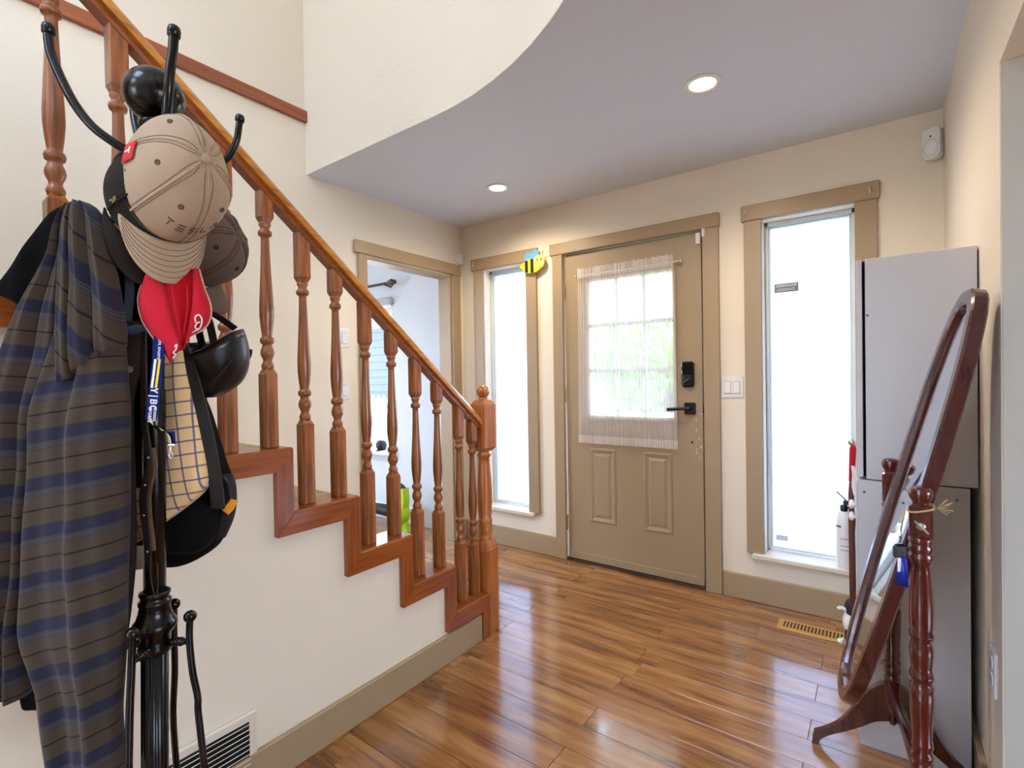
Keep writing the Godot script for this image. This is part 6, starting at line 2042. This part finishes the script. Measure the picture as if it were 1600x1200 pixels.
	# red cap seen from under the beige one: brim folded down on both sides of its front
	var rc := hung("cap", "red child's cap with pale piping tucked under the beige cap", "cap")
	var rm: Material = mats["red_cloth"]
	var left_edge := [Vector3(0.0136, 1.4288, 0.03), Vector3(0.0013, 1.3893, 0.034), Vector3(-0.0002, 1.3654, 0.036), Vector3(0.0076, 1.3355, 0.038), Vector3(0.0234, 1.3082, 0.038), Vector3(0.0417, 1.282, 0.038), Vector3(0.055, 1.2547, 0.036)]
	var left_in := [Vector3(0.0445, 1.4307, 0.03), Vector3(0.0574, 1.3873, 0.04), Vector3(0.0642, 1.3631, 0.044), Vector3(0.0708, 1.3394, 0.046), Vector3(0.0773, 1.316, 0.046), Vector3(0.0813, 1.2962, 0.044), Vector3(0.082, 1.2799, 0.042)]
	part("brim", patch(left_edge, left_in, Vector3(-0.006, 0, 0.014)), rm, rc)
	var right_in := [Vector3(0.0905, 1.4321, 0.02), Vector3(0.0957, 1.3887, 0.028), Vector3(0.0977, 1.364, 0.034), Vector3(0.0961, 1.34, 0.038), Vector3(0.0922, 1.3198, 0.04), Vector3(0.0871, 1.3011, 0.04), Vector3(0.0819, 1.2812, 0.04)]
	var right_edge := [Vector3(0.1006, 1.433, 0.015), Vector3(0.1105, 1.3943, 0.015), Vector3(0.1191, 1.3724, 0.016), Vector3(0.1234, 1.3503, 0.018), Vector3(0.1192, 1.3283, 0.022), Vector3(0.107, 1.3136, 0.028), Vector3(0.0916, 1.3062, 0.034)]
	part("brim", patch(right_in, right_edge, Vector3(0.004, 0, 0.008)), rm, rc)
	part("front_panel", patch(left_in, right_in, Vector3(0, 0, 0.010)), fabric("red_deep", Color(0.66, 0.07, 0.11), 0.3), rc)
	part("crown", cloth([[-0.0155, 1.4075, 0.072, 1.4061, -0.02, 0.01], [-0.0283, 1.3978, 0.0843, 1.3959, -0.02, 0.02], [-0.0314, 1.3741, 0.0887, 1.3721, -0.02, 0.028], [-0.0193, 1.3422, 0.0879, 1.3404, -0.016, 0.025], [0.0068, 1.3188, 0.0712, 1.3177, -0.01, 0.015]], {"amp": 0.001}), mats["red_deep"], rc)
	q = g()
	q.tube(curve(left_edge, 5), 0.0018, 8)
	q.tube(curve(right_edge, 5), 0.0018, 8)
	part("piping", q, mats["pale_piping"], rc)
	q = g()
	q.tube(curve([Vector3(0.1109, 1.3284, 0.045), Vector3(0.1105, 1.3376, 0.046), Vector3(0.1159, 1.3423, 0.045), Vector3(0.1203, 1.3366, 0.043), Vector3(0.1195, 1.3262, 0.042), Vector3(0.1146, 1.3169, 0.042), Vector3(0.1088, 1.3191, 0.044), Vector3(0.112, 1.326, 0.045), Vector3(0.1173, 1.3295, 0.044)], 5), 0.0014, 6)
	q.tube(curve([Vector3(0.1021, 1.31, 0.043), Vector3(0.1081, 1.3134, 0.043), Vector3(0.1134, 1.3157, 0.042)], 4), 0.0012, 6)
	part("emblem", q, mats["white_cloth"], rc, "white swirl emblem")
	q = g()
	q.tube(curve([Vector3(0.0765, 1.284, 0.053), Vector3(0.0801, 1.2886, 0.053), Vector3(0.078, 1.2794, 0.052), Vector3(0.0719, 1.2738, 0.05), Vector3(0.0747, 1.2703, 0.049), Vector3(0.0685, 1.2635, 0.047)], 4), 0.0014, 6)
	part("print", q, mats["white_cloth"], rc)
	q = g()
	for line in [[Vector3(0.0754, 1.3946, 0.056), Vector3(0.0807, 1.3666, 0.058), Vector3(0.0871, 1.3374, 0.06), Vector3(0.0895, 1.309, 0.056)], [Vector3(0.0993, 1.3953, 0.05), Vector3(0.1023, 1.3668, 0.054), Vector3(0.1006, 1.3377, 0.056), Vector3(0.094, 1.3091, 0.054)]]:
		q.tube(curve(line, 5), 0.0011, 5)
	part("seam", q, mats["red_cloth"], rc)
